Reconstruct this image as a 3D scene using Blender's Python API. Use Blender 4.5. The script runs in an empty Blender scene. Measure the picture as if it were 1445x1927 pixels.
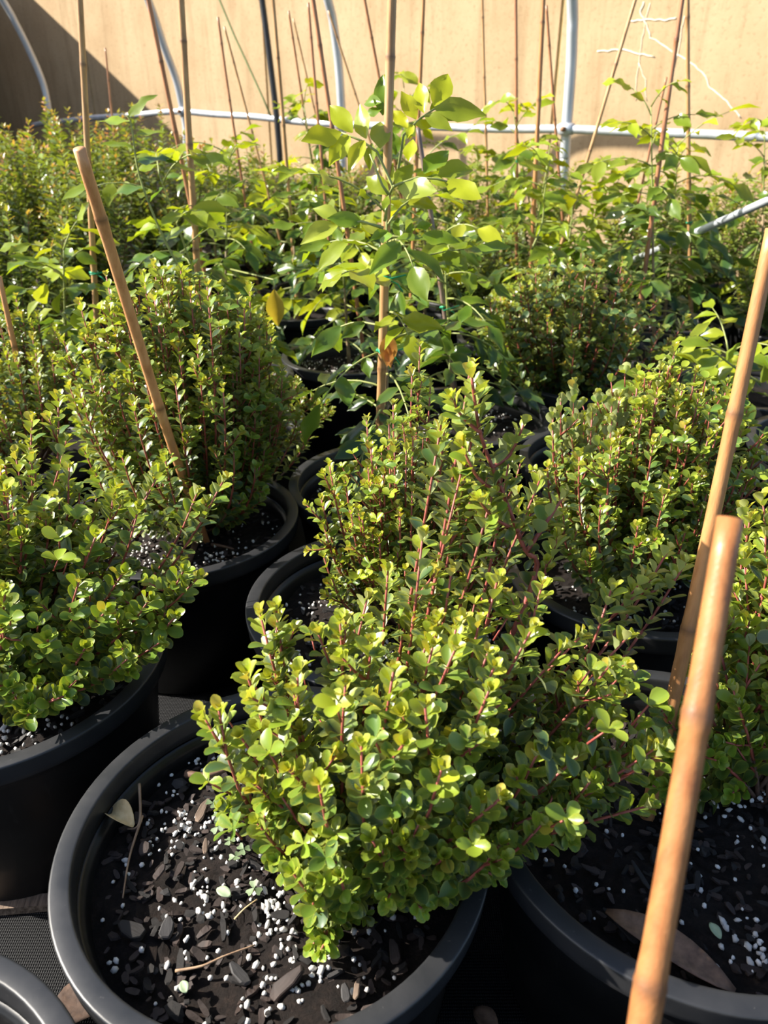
import bpy, math, random
import numpy as np
from mathutils import Vector, Matrix, Quaternion

# ------------------------------------------------------------------ camera, sky, sun, exposure
S = bpy.context.scene
COL = S.collection
FPX, PITCH, CAM_Z = 1385.0, math.radians(27.3), 0.957
cam_d = bpy.data.cameras.new('camera')
cam = bpy.data.objects.new('camera', cam_d); COL.objects.link(cam)
cam.location = (0, 0, CAM_Z)
cam.rotation_euler = (math.radians(90) - PITCH, 0, 0)
cam_d.sensor_fit = 'VERTICAL'; cam_d.sensor_height = 24.0
cam_d.lens = FPX / 1927 * 24.0
cam_d.clip_start = 0.02; cam_d.clip_end = 200
cam_d.dof.use_dof = True; cam_d.dof.focus_distance = 0.80; cam_d.dof.aperture_fstop = 5.6
S.camera = cam
SUN_DIR = Vector((-0.80, 0.06, 0.60)).normalized()      # towards the sun
w = bpy.data.worlds.new('World'); S.world = w; w.use_nodes = True
nt = w.node_tree; nt.nodes.clear()
sky = nt.nodes.new('ShaderNodeTexSky'); sky.sky_type = 'NISHITA'; sky.sun_disc = False
sky.sun_elevation = math.asin(SUN_DIR.z); sky.sun_rotation = math.atan2(SUN_DIR.x, SUN_DIR.y)
sky.air_density = 1.0; sky.dust_density = 1.5; sky.ozone_density = 1.0
bg = nt.nodes.new('ShaderNodeBackground'); bg.inputs['Strength'].default_value = 0.19
wo = nt.nodes.new('ShaderNodeOutputWorld')
nt.links.new(sky.outputs[0], bg.inputs[0]); nt.links.new(bg.outputs[0], wo.inputs[0])
sun_d = bpy.data.lights.new('sun', 'SUN'); sun_d.energy = 10.5; sun_d.angle = math.radians(0.53); sun_d.color = (1.0, 0.94, 0.84)
sun = bpy.data.objects.new('sun', sun_d); COL.objects.link(sun)
sun.rotation_euler = SUN_DIR.to_track_quat('Z', 'Y').to_euler()
S.view_settings.view_transform = 'Standard'; S.view_settings.look = 'None'
S.view_settings.exposure = 0.28; S.view_settings.gamma = 1.0; S.view_settings.use_curve_mapping = False
S.cycles.max_bounces = 6; S.cycles.transmission_bounces = 4; S.cycles.transparent_max_bounces = 4

# ------------------------------------------------------------------ geometry of the place
SP, CP = math.sin(PITCH), math.cos(PITCH)
CAM = Vector((0, 0, CAM_Z))
GZ = 0.12                 # height of the ground
def ray(u, v):
    x = (u - 722.5) / FPX; y = (963.5 - v) / FPX
    return Vector((x, CP + y * SP, -SP + y * CP))
def atY(u, v, Y):
    d = ray(u, v); return CAM + d * (Y / d.y)
def atZ(u, v, Z):
    d = ray(u, v); return CAM + d * ((Z - CAM_Z) / d.z)
def atD(u, v, D):
    return CAM + ray(u, v) * D
def at_plane(u, v, p0, n):
    d = ray(u, v); return CAM + d * ((p0 - CAM).dot(n) / d.dot(n))
RNG = random.Random(7)
NP = np.random.default_rng(7)

# ------------------------------------------------------------------ object helpers
def tag(o, label=None, cat=None, group=None, kind=None):
    if label: o['label'] = label
    if cat: o['category'] = cat
    if group: o['group'] = group
    if kind: o['kind'] = kind
    return o
def thing(name, loc, label, cat, group=None):
    o = bpy.data.objects.new(name, None); COL.objects.link(o)
    o.location = loc; o.empty_display_size = 0.05
    return tag(o, label, cat, group)
def mesh_obj(name, me, parent=None, loc=(0, 0, 0)):
    o = bpy.data.objects.new(name, me); COL.objects.link(o)
    o.location = loc
    if parent: o.parent = parent
    return o
class MB:
    def __init__(self): self.v = []; self.f = []
    def add(self, vs, fs):
        n = len(self.v); self.v += [tuple(x) for x in vs]; self.f += [tuple(i + n for i in f) for f in fs]
    def tube(self, pts, rad, sides=8, cap=True):
        pts = [Vector(p) for p in pts]; n = len(pts)
        if not hasattr(rad, '__len__'): rad = [rad] * n
        t0 = (pts[1] - pts[0]).normalized()
        a = t0.orthogonal().normalized()
        vs = []; fs = []
        for i in range(n):
            t = (pts[min(i + 1, n - 1)] - pts[max(i - 1, 0)])
            t = t.normalized() if t.length > 1e-9 else t0
            a = (a - t * a.dot(t)); a = a.normalized() if a.length > 1e-6 else t.orthogonal().normalized()
            b = t.cross(a)
            for k in range(sides):
                an = 2 * math.pi * k / sides
                vs.append(pts[i] + (a * math.cos(an) + b * math.sin(an)) * rad[i])
        for i in range(n - 1):
            for k in range(sides):
                k2 = (k + 1) % sides
                fs.append((i * sides + k, i * sides + k2, (i + 1) * sides + k2, (i + 1) * sides + k))
        if cap:
            fs.append(tuple(range(sides))[::-1]); fs.append(tuple((n - 1) * sides + k for k in range(sides)))
        self.add(vs, fs)
    def lathe(self, prof, sides=64, close=False):
        n = len(prof); vs = []; fs = []
        for r, z in prof:
            for k in range(sides):
                an = 2 * math.pi * k / sides; vs.append((r * math.cos(an), r * math.sin(an), z))
        m = n if close else n - 1
        for i in range(m):
            j = (i + 1) % n
            for k in range(sides):
                k2 = (k + 1) % sides
                fs.append((i * sides + k, i * sides + k2, j * sides + k2, j * sides + k))
        self.add(vs, fs)
    def box(self, a, b):
        (x0, y0, z0), (x1, y1, z1) = a, b
        self.add([(x0, y0, z0), (x1, y0, z0), (x1, y1, z0), (x0, y1, z0), (x0, y0, z1), (x1, y0, z1), (x1, y1, z1), (x0, y1, z1)],
                 [(0, 3, 2, 1), (4, 5, 6, 7), (0, 1, 5, 4), (1, 2, 6, 5), (2, 3, 7, 6), (3, 0, 4, 7)])
    def mesh(self, name, mat, smooth=True):
        me = bpy.data.meshes.new(name); me.from_pydata(self.v, [], self.f); me.update()
        if mat: me.materials.append(mat)
        if smooth: me.polygons.foreach_set('use_smooth', [True] * len(me.polygons))
        return me
    def build(self, name, mat, parent=None, loc=(0, 0, 0), smooth=True):
        return mesh_obj(name, self.mesh(name, mat, smooth), parent, loc)

# ------------------------------------------------------------------ materials
def newmat(name):
    m = bpy.data.materials.new(name); m.use_nodes = True
    n = m.node_tree; b = n.nodes['Principled BSDF']
    return m, n, b
def nd(n, t, **kw):
    x = n.nodes.new(t)
    for k, v in kw.items(): setattr(x, k, v)
    return x
def ramp(n, src, stops):
    r = n.nodes.new('ShaderNodeValToRGB'); e = r.color_ramp.elements
    while len(e) < len(stops): e.new(0.5)
    for i, (p, c) in enumerate(stops):
        e[i].position = p; e[i].color = (*c, 1)
    n.links.new(src, r.inputs[0]); return r
def noise(n, scale, detail=4, rough=0.55, coord='Object', stretch=None):
    tc = n.nodes.new('ShaderNodeTexCoord'); src = tc.outputs[coord]
    if stretch:
        mp = n.nodes.new('ShaderNodeMapping'); mp.inputs['Scale'].default_value = stretch
        n.links.new(src, mp.inputs[0]); src = mp.outputs[0]
    t = n.nodes.new('ShaderNodeTexNoise'); t.inputs['Scale'].default_value = scale
    t.inputs['Detail'].default_value = detail; t.inputs['Roughness'].default_value = rough
    n.links.new(src, t.inputs['Vector']); return t
def bump(n, b, src, strength, dist):
    bp = n.nodes.new('ShaderNodeBump'); bp.inputs['Strength'].default_value = strength; bp.inputs['Distance'].default_value = dist
    n.links.new(src, bp.inputs['Height']); n.links.new(bp.outputs[0], b.inputs['Normal'])
def simple(name, stops, scale, rough=0.6, bumpd=0.0, spec=0.5, stretch=None, metal=0.0):
    m, n, b = newmat(name)
    t = noise(n, scale, stretch=stretch); r = ramp(n, t.outputs[0], stops)
    n.links.new(r.outputs[0], b.inputs['Base Color']); b.inputs['Roughness'].default_value = rough
    b.inputs['Specular IOR Level'].default_value = spec; b.inputs['Metallic'].default_value = metal
    if bumpd: bump(n, b, t.outputs[0], 0.6, bumpd)
    return m

def leaf_material(name, single, trans, rough, under, edge_col, edge_amt, dust):
    m, n, b = newmat(name); L = n.links
    if single:
        src = nd(n, 'ShaderNodeObjectInfo').outputs['Color']
    else:
        src = nd(n, 'ShaderNodeAttribute', attribute_name='tint').outputs['Color']
    ed = nd(n, 'ShaderNodeAttribute', attribute_name='margin').outputs['Fac']
    # veins / blotches
    t = noise(n, 260, 3, coord='Object')
    vr = ramp(n, t.outputs[0], [(0.3, (0.80, 0.80, 0.80)), (0.7, (1.12, 1.12, 1.12))])
    mul = nd(n, 'ShaderNodeMix', data_type='RGBA', blend_type='MULTIPLY'); mul.inputs[0].default_value = 1
    L.new(src, mul.inputs[6]); L.new(vr.outputs[0], mul.inputs[7])
    col = mul.outputs[2]
    if edge_amt > 0:
        mm = nd(n, 'ShaderNodeMath', operation='MULTIPLY'); mm.inputs[1].default_value = edge_amt; L.new(ed, mm.inputs[0])
        mx = nd(n, 'ShaderNodeMix', data_type='RGBA'); L.new(mm.outputs[0], mx.inputs[0]); L.new(col, mx.inputs[6]); mx.inputs[7].default_value = (*edge_col, 1)
        col = mx.outputs[2]
    if dust > 0:
        t2 = noise(n, 900, 2); dr = ramp(n, t2.outputs[0], [(0.62, (0, 0, 0)), (0.72, (dust, dust, dust))])
        md = nd(n, 'ShaderNodeMix', data_type='RGBA'); L.new(dr.outputs[0], md.inputs[0]); L.new(col, md.inputs[6]); md.inputs[7].default_value = (0.42, 0.46, 0.42, 1)
        col = md.outputs[2]
    ge = nd(n, 'ShaderNodeNewGeometry')
    mb = nd(n, 'ShaderNodeMix', data_type='RGBA'); L.new(ge.outputs['Backfacing'], mb.inputs[0]); L.new(col, mb.inputs[6])
    un = nd(n, 'ShaderNodeMix', data_type='RGBA'); un.inputs[0].default_value = under[3]; L.new(col, un.inputs[6]); un.inputs[7].default_value = (*under[:3], 1)
    L.new(un.outputs[2], mb.inputs[7])
    L.new(mb.outputs[2], b.inputs['Base Color'])
    b.inputs['Roughness'].default_value = rough; b.inputs['Specular IOR Level'].default_value = 0.5
    tr = nd(n, 'ShaderNodeBsdfTranslucent')
    hs = nd(n, 'ShaderNodeMix', data_type='RGBA', blend_type='MULTIPLY'); hs.inputs[0].default_value = 1
    L.new(col, hs.inputs[6]); hs.inputs[7].default_value = (1.5, 1.35, 0.5, 1); L.new(hs.outputs[2], tr.inputs[0])
    ms = nd(n, 'ShaderNodeMixShader'); ms.inputs[0].default_value = trans
    L.new(b.outputs[0], ms.inputs[1]); L.new(tr.outputs[0], ms.inputs[2])
    L.new(ms.outputs[0], n.nodes['Material Output'].inputs['Surface'])
    return m
EDGE = (0.42, 0.44, 0.06)
M_LEAF = {}
for sgl in (True, False):
    M_LEAF['shrub', sgl] = leaf_material('shrub_leaf', sgl, 0.30, 0.33, (0.44, 0.48, 0.26, 0.60), EDGE, 0.55, 0.35)
    M_LEAF['tree', sgl] = leaf_material('tree_leaf', sgl, 0.42, 0.25, (0.24, 0.31, 0.06, 0.25), EDGE, 0.18, 0.0)
    M_LEAF['hedge', sgl] = leaf_material('hedge_leaf', sgl, 0.30, 0.30, (0.20, 0.28, 0.10, 0.35), EDGE, 0.15, 0.0)

def pot_material():
    m, n, b = newmat('black_plastic'); L = n.links
    t = noise(n, 9, 6, 0.65); r = ramp(n, t.outputs[0], [(0.35, (0.0045, 0.0045, 0.005)), (0.7, (0.013, 0.013, 0.0135))])
    t2 = noise(n, 70, 5, 0.7, stretch=(1, 1, 0.25)); r2 = ramp(n, t2.outputs[0], [(0.60, (0, 0, 0)), (0.80, (0.55, 0.55, 0.55))])
    mx = nd(n, 'ShaderNodeMix', data_type='RGBA'); L.new(r2.outputs[0], mx.inputs[0]); L.new(r.outputs[0], mx.inputs[6]); mx.inputs[7].default_value = (0.045, 0.042, 0.039, 1)
    L.new(mx.outputs[2], b.inputs['Base Color'])
    rr = ramp(n, t.outputs[0], [(0.3, (0.34, 0.34, 0.34)), (0.75, (0.52, 0.52, 0.52))]); L.new(rr.outputs[0], b.inputs['Roughness'])
    b.inputs['Specular IOR Level'].default_value = 0.5
    bump(n, b, t2.outputs[0], 0.15, 0.0006); return m
M_POT = pot_material()
def rim_material():
    m, n, b = newmat('worn_black_rim'); L = n.links
    t = noise(n, 12, 6, 0.65); r = ramp(n, t.outputs[0], [(0.35, (0.015, 0.016, 0.018)), (0.7, (0.030, 0.030, 0.032))])
    t2 = noise(n, 160, 4, 0.7); r2 = ramp(n, t2.outputs[0], [(0.66, (0, 0, 0)), (0.78, (0.6, 0.6, 0.6))])
    mx = nd(n, 'ShaderNodeMix', data_type='RGBA'); L.new(r2.outputs[0], mx.inputs[0]); L.new(r.outputs[0], mx.inputs[6]); mx.inputs[7].default_value = (0.16, 0.15, 0.14, 1)
    L.new(mx.outputs[2], b.inputs['Base Color'])
    rr = ramp(n, t.outputs[0], [(0.3, (0.36, 0.36, 0.36)), (0.75, (0.50, 0.50, 0.50))]); L.new(rr.outputs[0], b.inputs['Roughness'])
    bump(n, b, t2.outputs[0], 0.12, 0.0004); return m
M_RIM = rim_material()
def soil_material():
    m, n, b = newmat('potting_mix'); L = n.links
    t = noise(n, 90, 8, 0.75); r = ramp(n, t.outputs[0], [(0.30, (0.006, 0.0045, 0.004)), (0.55, (0.022, 0.015, 0.012)), (0.75, (0.060, 0.040, 0.030))])
    L.new(r.outputs[0], b.inputs['Base Color']); b.inputs['Roughness'].default_value = 0.85; b.inputs['Specular IOR Level'].default_value = 0.25
    t2 = noise(n, 240, 6, 0.8); bump(n, b, t2.outputs[0], 1.0, 0.006); return m
M_SOIL = soil_material()
M_PERL = simple('perlite', [(0.3, (0.62, 0.58, 0.53)), (0.7, (0.86, 0.84, 0.80))], 300, 0.8, 0.001)
M_CHIP = [simple('bark_dark', [(0.3, (0.006, 0.005, 0.0045)), (0.7, (0.022, 0.017, 0.015))], 120, 0.7, 0.002, stretch=(1, .15, 1)),
          simple('bark_brown', [(0.3, (0.018, 0.011, 0.009)), (0.7, (0.050, 0.031, 0.024))], 120, 0.75, 0.002, stretch=(1, .15, 1)),
          simple('bark_grey', [(0.3, (0.020, 0.018, 0.018)), (0.7, (0.055, 0.051, 0.050))], 120, 0.7, 0.002, stretch=(1, .15, 1))]
M_PALEWOOD = simple('weathered_wood', [(0.3, (0.07, 0.045, 0.03)), (0.7, (0.24, 0.17, 0.12))], 160, 0.8, 0.003, stretch=(1, .12, 1))
M_STEM = simple('red_stem', [(0.3, (0.26, 0.050, 0.040)), (0.7, (0.42, 0.115, 0.085))], 60, 0.5, 0.0)
M_WOODSTEM = simple('brown_branch', [(0.3, (0.085, 0.045, 0.028)), (0.7, (0.18, 0.10, 0.06))], 60, 0.7, 0.001)
M_GSTEM = simple('green_stem', [(0.3, (0.22, 0.26, 0.07)), (0.7, (0.34, 0.36, 0.11))], 50, 0.5)
M_TRUNK = simple('tan_trunk', [(0.3, (0.16, 0.11, 0.06)), (0.7, (0.36, 0.26, 0.14))], 60, 0.7, 0.001)
def bamboo(name, c0, c1, c2):
    m, n, b = newmat(name); L = n.links
    t = noise(n, 16, 5, 0.6, stretch=(6, 6, 0.7)); r = ramp(n, t.outputs[0], [(0.28, c0), (0.5, c1), (0.75, c2)])
    at = nd(n, 'ShaderNodeAttribute', attribute_name='node_mark').outputs['Fac']
    mx = nd(n, 'ShaderNodeMix', data_type='RGBA'); L.new(at, mx.inputs[0]); L.new(r.outputs[0], mx.inputs[6]); mx.inputs[7].default_value = (0.14, 0.065, 0.03, 1)
    L.new(mx.outputs[2], b.inputs['Base Color']); b.inputs['Roughness'].default_value = 0.42
    t2 = noise(n, 90, 3, 0.6, stretch=(8, 8, 0.2)); bump(n, b, t2.outputs[0], 0.35, 0.0008); return m
M_BAM = bamboo('bamboo_tan', (0.30, 0.15, 0.06), (0.47, 0.26, 0.11), (0.60, 0.38, 0.19))
M_BAM_O = bamboo('bamboo_orange', (0.33, 0.135, 0.05), (0.46, 0.21, 0.075), (0.55, 0.28, 0.11))
M_BAM_N = bamboo('bamboo_deep_orange', (0.26, 0.095, 0.032), (0.37, 0.15, 0.05), (0.44, 0.20, 0.075))
M_BAM_S = bamboo('bamboo_bright_orange', (0.46, 0.19, 0.07), (0.64, 0.30, 0.12), (0.74, 0.40, 0.18))
M_BAM_R = bamboo('bamboo_reddish', (0.24, 0.095, 0.05), (0.42, 0.18, 0.085), (0.52, 0.26, 0.13))
M_BAM_D = bamboo('bamboo_grey', (0.10, 0.07, 0.06), (0.20, 0.14, 0.12), (0.30, 0.20, 0.16))
M_TIE = simple('green_tie', [(0.3, (0.0, 0.22, 0.10)), (0.7, (0.01, 0.36, 0.17))], 40, 0.4)
M_ROPE = simple('green_rope', [(0.3, (0.12, 0.16, 0.05)), (0.7, (0.25, 0.30, 0.12))], 200, 0.8)
M_GALV = simple('galvanised_steel', [(0.3, (0.42, 0.45, 0.49)), (0.7, (0.62, 0.65, 0.69))], 14, 0.42, 0.0, metal=0.35, stretch=(1, 1, .3))
M_BLACKPOST = simple('black_pipe', [(0.3, (0.008, 0.008, 0.010)), (0.7, (0.018, 0.018, 0.022))], 20, 0.45)
M_RUST = simple('rusty_bolt', [(0.3, (0.16, 0.07, 0.03)), (0.7, (0.3, 0.16, 0.08))], 80, 0.7)
M_DRY = simple('dry_leaf', [(0.3, (0.55, 0.36, 0.15)), (0.7, (0.80, 0.60, 0.32))], 90, 0.6, 0.001)
M_BROWNLEAF = simple('brown_dead_leaf', [(0.3, (0.10, 0.055, 0.033)), (0.7, (0.24, 0.14, 0.085))], 110, 0.6, 0.001)
M_DARKLEAF = simple('dark_dead_leaf', [(0.3, (0.045, 0.026, 0.018)), (0.7, (0.10, 0.060, 0.040))], 110, 0.6, 0.001)  # dead-leaf brown darkened in colour to hold down the sunlight on it
M_TWIG = simple('twig', [(0.3, (0.20, 0.12, 0.07)), (0.7, (0.42, 0.28, 0.17))], 90, 0.7)
M_CLOVER = simple('clover_leaf', [(0.3, (0.10, 0.15, 0.07)), (0.7, (0.20, 0.26, 0.13))], 200, 0.55)
M_FALLEN = simple('fallen_green_leaf', [(0.3, (0.24, 0.32, 0.18)), (0.7, (0.36, 0.44, 0.28))], 120, 0.5)
M_SCRATCH = simple('pale_mark', [(0.3, (0.80, 0.70, 0.52)), (0.7, (0.92, 0.84, 0.68))], 20, 0.9)
M_SEAL = simple('joint_sealant', [(0.3, (0.50, 0.36, 0.14)), (0.7, (0.66, 0.50, 0.22))], 20, 0.7)

def wall_material():
    m, n, b = newmat('tan_concrete_panel'); L = n.links
    t = noise(n, 1.6, 8, 0.62); r = ramp(n, t.outputs[0], [(0.30, (0.39, 0.265, 0.145)), (0.50, (0.46, 0.33, 0.19)), (0.72, (0.53, 0.39, 0.235))])
    t2 = noise(n, 2.2, 6, 0.7, stretch=(3.2, 3.2, 0.30)); r2 = ramp(n, t2.outputs[0], [(0.36, (0.70, 0.67, 0.62)), (0.50, (1, 1, 1))])
    mu = nd(n, 'ShaderNodeMix', data_type='RGBA', blend_type='MULTIPLY'); mu.inputs[0].default_value = 0.6; L.new(r.outputs[0], mu.inputs[6]); L.new(r2.outputs[0], mu.inputs[7])
    t3 = noise(n, 42, 4, 0.7); r3 = ramp(n, t3.outputs[0], [(0.30, (0.66, 0.62, 0.58)), (0.45, (1, 1, 1))])
    mu2 = nd(n, 'ShaderNodeMix', data_type='RGBA', blend_type='MULTIPLY'); mu2.inputs[0].default_value = 0.8; L.new(mu.outputs[2], mu2.inputs[6]); L.new(r3.outputs[0], mu2.inputs[7])
    L.new(mu2.outputs[2], b.inputs['Base Color']); b.inputs['Roughness'].default_value = 0.9; b.inputs['Specular IOR Level'].default_value = 0.2
    bump(n, b, t3.outputs[0], 0.3, 0.006); return m
M_WALL = wall_material()
def mat_material():
    m, n, b = newmat('black_weed_mat'); L = n.links
    tc = nd(n, 'ShaderNodeTexCoord'); hs = []
    for ax in ('X', 'Y'):
        wv = nd(n, 'ShaderNodeTexWave', wave_type='BANDS', bands_direction=ax); wv.inputs['Scale'].default_value = 120 if ax == 'X' else 90
        wv.inputs['Distortion'].default_value = 0.4; L.new(tc.outputs['Object'], wv.inputs['Vector']); hs.append(wv.outputs['Fac'])
    mu = nd(n, 'ShaderNodeMath', operation='MULTIPLY'); L.new(hs[0], mu.inputs[0]); L.new(hs[1], mu.inputs[1])
    r = ramp(n, mu.outputs[0], [(0.1, (0.0025, 0.0025, 0.003)), (0.8, (0.008, 0.0085, 0.010))]); L.new(r.outputs[0], b.inputs['Base Color'])
    b.inputs['Roughness'].default_value = 0.6; b.inputs['Specular IOR Level'].default_value = 0.25; bump(n, b, mu.outputs[0], 0.7, 0.002); return m
M_MAT = mat_material()

# ------------------------------------------------------------------ setting: floor, wall, added shade slab
mb = MB(); mb.box((-7, -3, GZ - 0.06), (6, 12, GZ)); tag(mb.build('floor', M_MAT, smooth=False), kind='structure')
WD = Vector((-0.77, 0.638, 0)).normalized()        # along the wall, to the left and away
WN = Vector((-WD.y, WD.x, 0))                       # out of the wall, to the camera side
if WN.y > 0: WN = -WN
HOOP4 = Vector((0.90, 4.08, 0))
W0 = HOOP4 - WN * 0.62                              # a point of the wall's face
wall = bpy.data.objects.new('wall_back', None); COL.objects.link(wall); wall.location = W0
wall.rotation_euler = (0, 0, math.atan2(-WD.y, -WD.x))   # local +x to the right along the wall, local +y behind it
tag(wall, kind='structure')
def wall_local(p):
    q = p - W0; return (-WD).dot(q), (-WN).dot(q), q.z
seam = wall_local(at_plane(1046, 150, W0, WN))[0]
edges = [seam - 7.2, seam - 4.8, seam - 2.4, seam, seam + 2.4]
for a, b_ in zip(edges[:-1], edges[1:]):
    mb = MB(); mb.box((a + 0.011, 0.0, GZ), (b_ - 0.011, 0.14, 3.6))
    mb.build('wall_panel', M_WALL, wall, smooth=False)
for e_ in edges[1:-1]:
    mb = MB(); mb.box((e_ - 0.0105, 0.010, GZ), (e_ + 0.0105, 0.13, 3.6)); mb.build('panel_joint', M_SEAL, wall, smooth=False)
def wall_line(pts, r):
    ps = [Vector(wall_local(at_plane(u, v, W0, WN))) for u, v in pts]
    q = []
    for i in range(len(ps) - 1):
        for k in range(4): q.append(ps[i].lerp(ps[i + 1], k / 4))
    q.append(ps[-1]); q = [Vector((p.x + RNG.uniform(-.004, .004), -0.001, p.z + RNG.uniform(-.004, .004))) for p in q]
    mb = MB(); mb.tube(q, r, 5); return mb.build('dry_tendril', M_SCRATCH, wall)
wall_line([(1212, 2), (1206, 22), (1216, 46), (1224, 70), (1262, 94), (1300, 118), (1327, 143), (1336, 165), (1360, 185), (1385, 212), (1395, 220)], 0.0035)
wall_line([(1186, 40), (1215, 38), (1250, 38), (1275, 33)], 0.0035)
wall_line([(1124, 97), (1150, 95), (1180, 93), (1205, 102), (1232, 106)], 0.0035)
wall_line([(1222, 8), (1211, 60), (1203, 110), (1197, 160), (1196, 190)], 0.002)
wall_line([(1289, 30), (1280, 70), (1270, 125)], 0.002)
wall_line([(1201, 120), (1214, 150), (1216, 190)], 0.002)
# unseen slab added at left, placed so its top edge throws the slanting shade
sh_p = at_plane(175, 105, W0, WN)
kk = sh_p.x * SUN_DIR.z - sh_p.z * SUN_DIR.x         # x*sz - z*sx is constant along sun rays seen along Y
SLAB_X = -4.3
slab_z = (SLAB_X * SUN_DIR.z - kk) / SUN_DIR.x
M_SHADE_SLAB = simple('shade_slab', [(0.3, (0.30, 0.27, 0.23)), (0.7, (0.42, 0.38, 0.33))], 3, 0.8)
mb = MB(); mb.box((SLAB_X - 0.15, 5.3, GZ), (SLAB_X, 11.5, slab_z)); tag(mb.build('shade_slab_left', M_SHADE_SLAB, smooth=False), kind='structure')

# ------------------------------------------------------------------ greenhouse pipes
def smooth_path(P, n=6):
    out = []
    for i in range(len(P) - 1):
        p0 = P[max(i - 1, 0)]; p1 = P[i]; p2 = P[i + 1]; p3 = P[min(i + 2, len(P) - 1)]
        for k in range(n):
            t = k / n
            out.append(0.5 * ((2 * p1) + (p2 - p0) * t + (2 * p0 - 5 * p1 + 4 * p2 - p3) * t * t + (3 * p1 - p0 - 3 * p2 + p3) * t ** 3))
    out.append(P[-1]); return out
HSP = 1.51
def hoop(i, pts, label):
    base = HOOP4 + WD * HSP * i
    P = [at_plane(u, v, base, WD) for u, v in pts]
    bot = P[0].copy(); bot.z = GZ
    d = (P[-1] - P[-2]).normalized()
    top = [P[-1] + d * 0.5 + WN * 0.05, P[-1] + d * 1.0 + WN * 0.25]
    full = smooth_path([bot] + P + top)
    t = thing('greenhouse_hoop', bot, label, 'pipe', 'greenhouse hoop pipes')
    mb = MB(); mb.tube([p - bot for p in full], 0.0255, 12); mb.build('hoop_pipe', M_GALV, t)
    mb = MB(); mb.lathe([(0.03, 0.0), (0.06, 0.0), (0.06, 0.008), (0.03, 0.03)], 16, True); mb.build('foot_plate', M_GALV, t)
    return P, t
hoop(3, [(97, 235), (94, 220), (82, 160), (55, 95), (30, 45), (8, 5)], 'leftmost curved galvanised hoop pipe in front of shaded wall')
hoop(2, [(352, 280), (350, 240), (341, 190), (330, 145), (308, 85), (279, 0)], 'curved galvanised hoop pipe close behind two bamboo stakes at left')
hoop(1, [(645, 300), (644, 235), (642, 195), (637, 120), (628, 50), (617, 0)], 'curved galvanised hoop pipe just left of centre, above the tall leafy tree')
h4, h4o = hoop(0, [(1060, 330), (1063, 290), (1066, 240), (1069, 205), (1075, 120), (1077, 60), (1077, 0)], 'thick straight galvanised hoop pipe beside yellow wall joint at right')
def on_hoops(u, v, off=0.04):
    return at_plane(u, v, HOOP4 + WN * off, WN)
pp = [(62, 236), (85, 231), (120, 228), (170, 222), (250, 217), (300, 212), (345, 210), (400, 215), (470, 219), (520, 224), (560, 229), (640, 234), (720, 237), (830, 239), (900, 242), (1000, 243), (1066, 243), (1180, 248), (1300, 252), (1445, 258), (1600, 264)]
P = [on_hoops(u, v) for u, v in pp]
mid = P[16]
t = thing('purlin_pipe', mid, 'long horizontal white galvanised rail pipe running along the wall', 'pipe')
mb = MB(); mb.tube([p - mid for p in smooth_path(P, 3)], 0.020, 10); mb.build('rail', M_GALV, t)
for (u, v) in ((1066, 243), (345, 210), (642, 234)):
    q = on_hoops(u, v) - mid
    mb = MB(); mb.tube([q - WD * 0.035, q + WD * 0.035], 0.027, 12); mb.build('clamp', M_GALV, t)
    mb = MB(); mb.tube([q + WN * 0.02, q + WN * 0.045], 0.012, 6); mb.build('bolt', M_RUST, t)
bp_ = HOOP4 + WN * 0.10
P = [at_plane(u, v, bp_, WN) for u, v in ((493, 0), (505, 90), (516, 180), (521, 225), (526, 285))]
b0 = P[-1].copy(); b0.z = GZ; top = P[0] + (P[0] - P[1]) * 0.8
mb = MB(); mb.tube([p - b0 for p in [b0] + P[::-1] + [top]], 0.0185, 10)
tag(mb.build('black_post', M_BLACKPOST, None, b0), 'thin black upright post in front of the sunlit wall', 'post')
P = [at_plane(u, v, bp_ - WN * 0.05, WN) for u, v in ((404, -20), (414, 2), (440, 65), (470, 130), (495, 185), (511, 222))]
mb = MB(); mb.tube([p - P[0] for p in P], 0.0065, 6)
tag(mb.build('green_rope', M_ROPE, None, P[0]), 'thin green guy rope slanting down to the black post', 'rope')
a = atY(1322, 432, 2.35); b_ = atY(1480, 362, 2.1); c_ = a + (a - b_).normalized() * 0.35
mb = MB(); mb.tube([c_ - a, Vector((0, 0, 0)), b_ - a, (b_ - a) * 2.2], 0.011, 10)
tag(mb.build('loose_pipe', M_GALV, None, a), 'loose grey pipe slanting up out of the plants at right edge', 'pipe')

# ------------------------------------------------------------------ pots and soil
POT_H = 0.38; SOIL_Z = 0.328
def pot_meshes():
    # outer body, double lip, inner wall with a step line, floor
    body = [(0.0, 0.002), (0.150, 0.002), (0.156, 0.010), (0.163, 0.11), (0.166, 0.118), (0.174, 0.24), (0.1825, 0.335), (0.1835, 0.340),
            (0.1855, 0.343), (0.1860, 0.352), (0.1785, 0.354), (0.1775, 0.350), (0.1755, 0.349), (0.1740, 0.343), (0.169, 0.30), (0.160, 0.15), (0.15, 0.03), (0.0, 0.03)]
    rim = [(0.1792, 0.356), (0.1860, 0.353), (0.1945, 0.353), (0.1962, 0.3534), (0.1970, 0.3545), (0.1974, 0.3600), (0.1990, 0.3760), (0.1991, 0.3775), (0.1987, 0.3788), (0.1978, 0.3795),
           (0.1965, 0.3798), (0.1900, 0.3802), (0.1835, 0.3800), (0.1820, 0.3797), (0.1812, 0.3790), (0.1807, 0.3778), (0.1803, 0.3750), (0.1796, 0.3640)]
    body = [(q, z if z > .334 else GZ + z * (.335 - GZ) / .335) for q, z in body]
    A = MB(); A.lathe(body, 72); B = MB(); B.lathe(rim, 96, True)
    return A.mesh('pot', M_POT), B.mesh('rim', M_RIM)
ME_POT, ME_RIM = pot_meshes()
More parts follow.
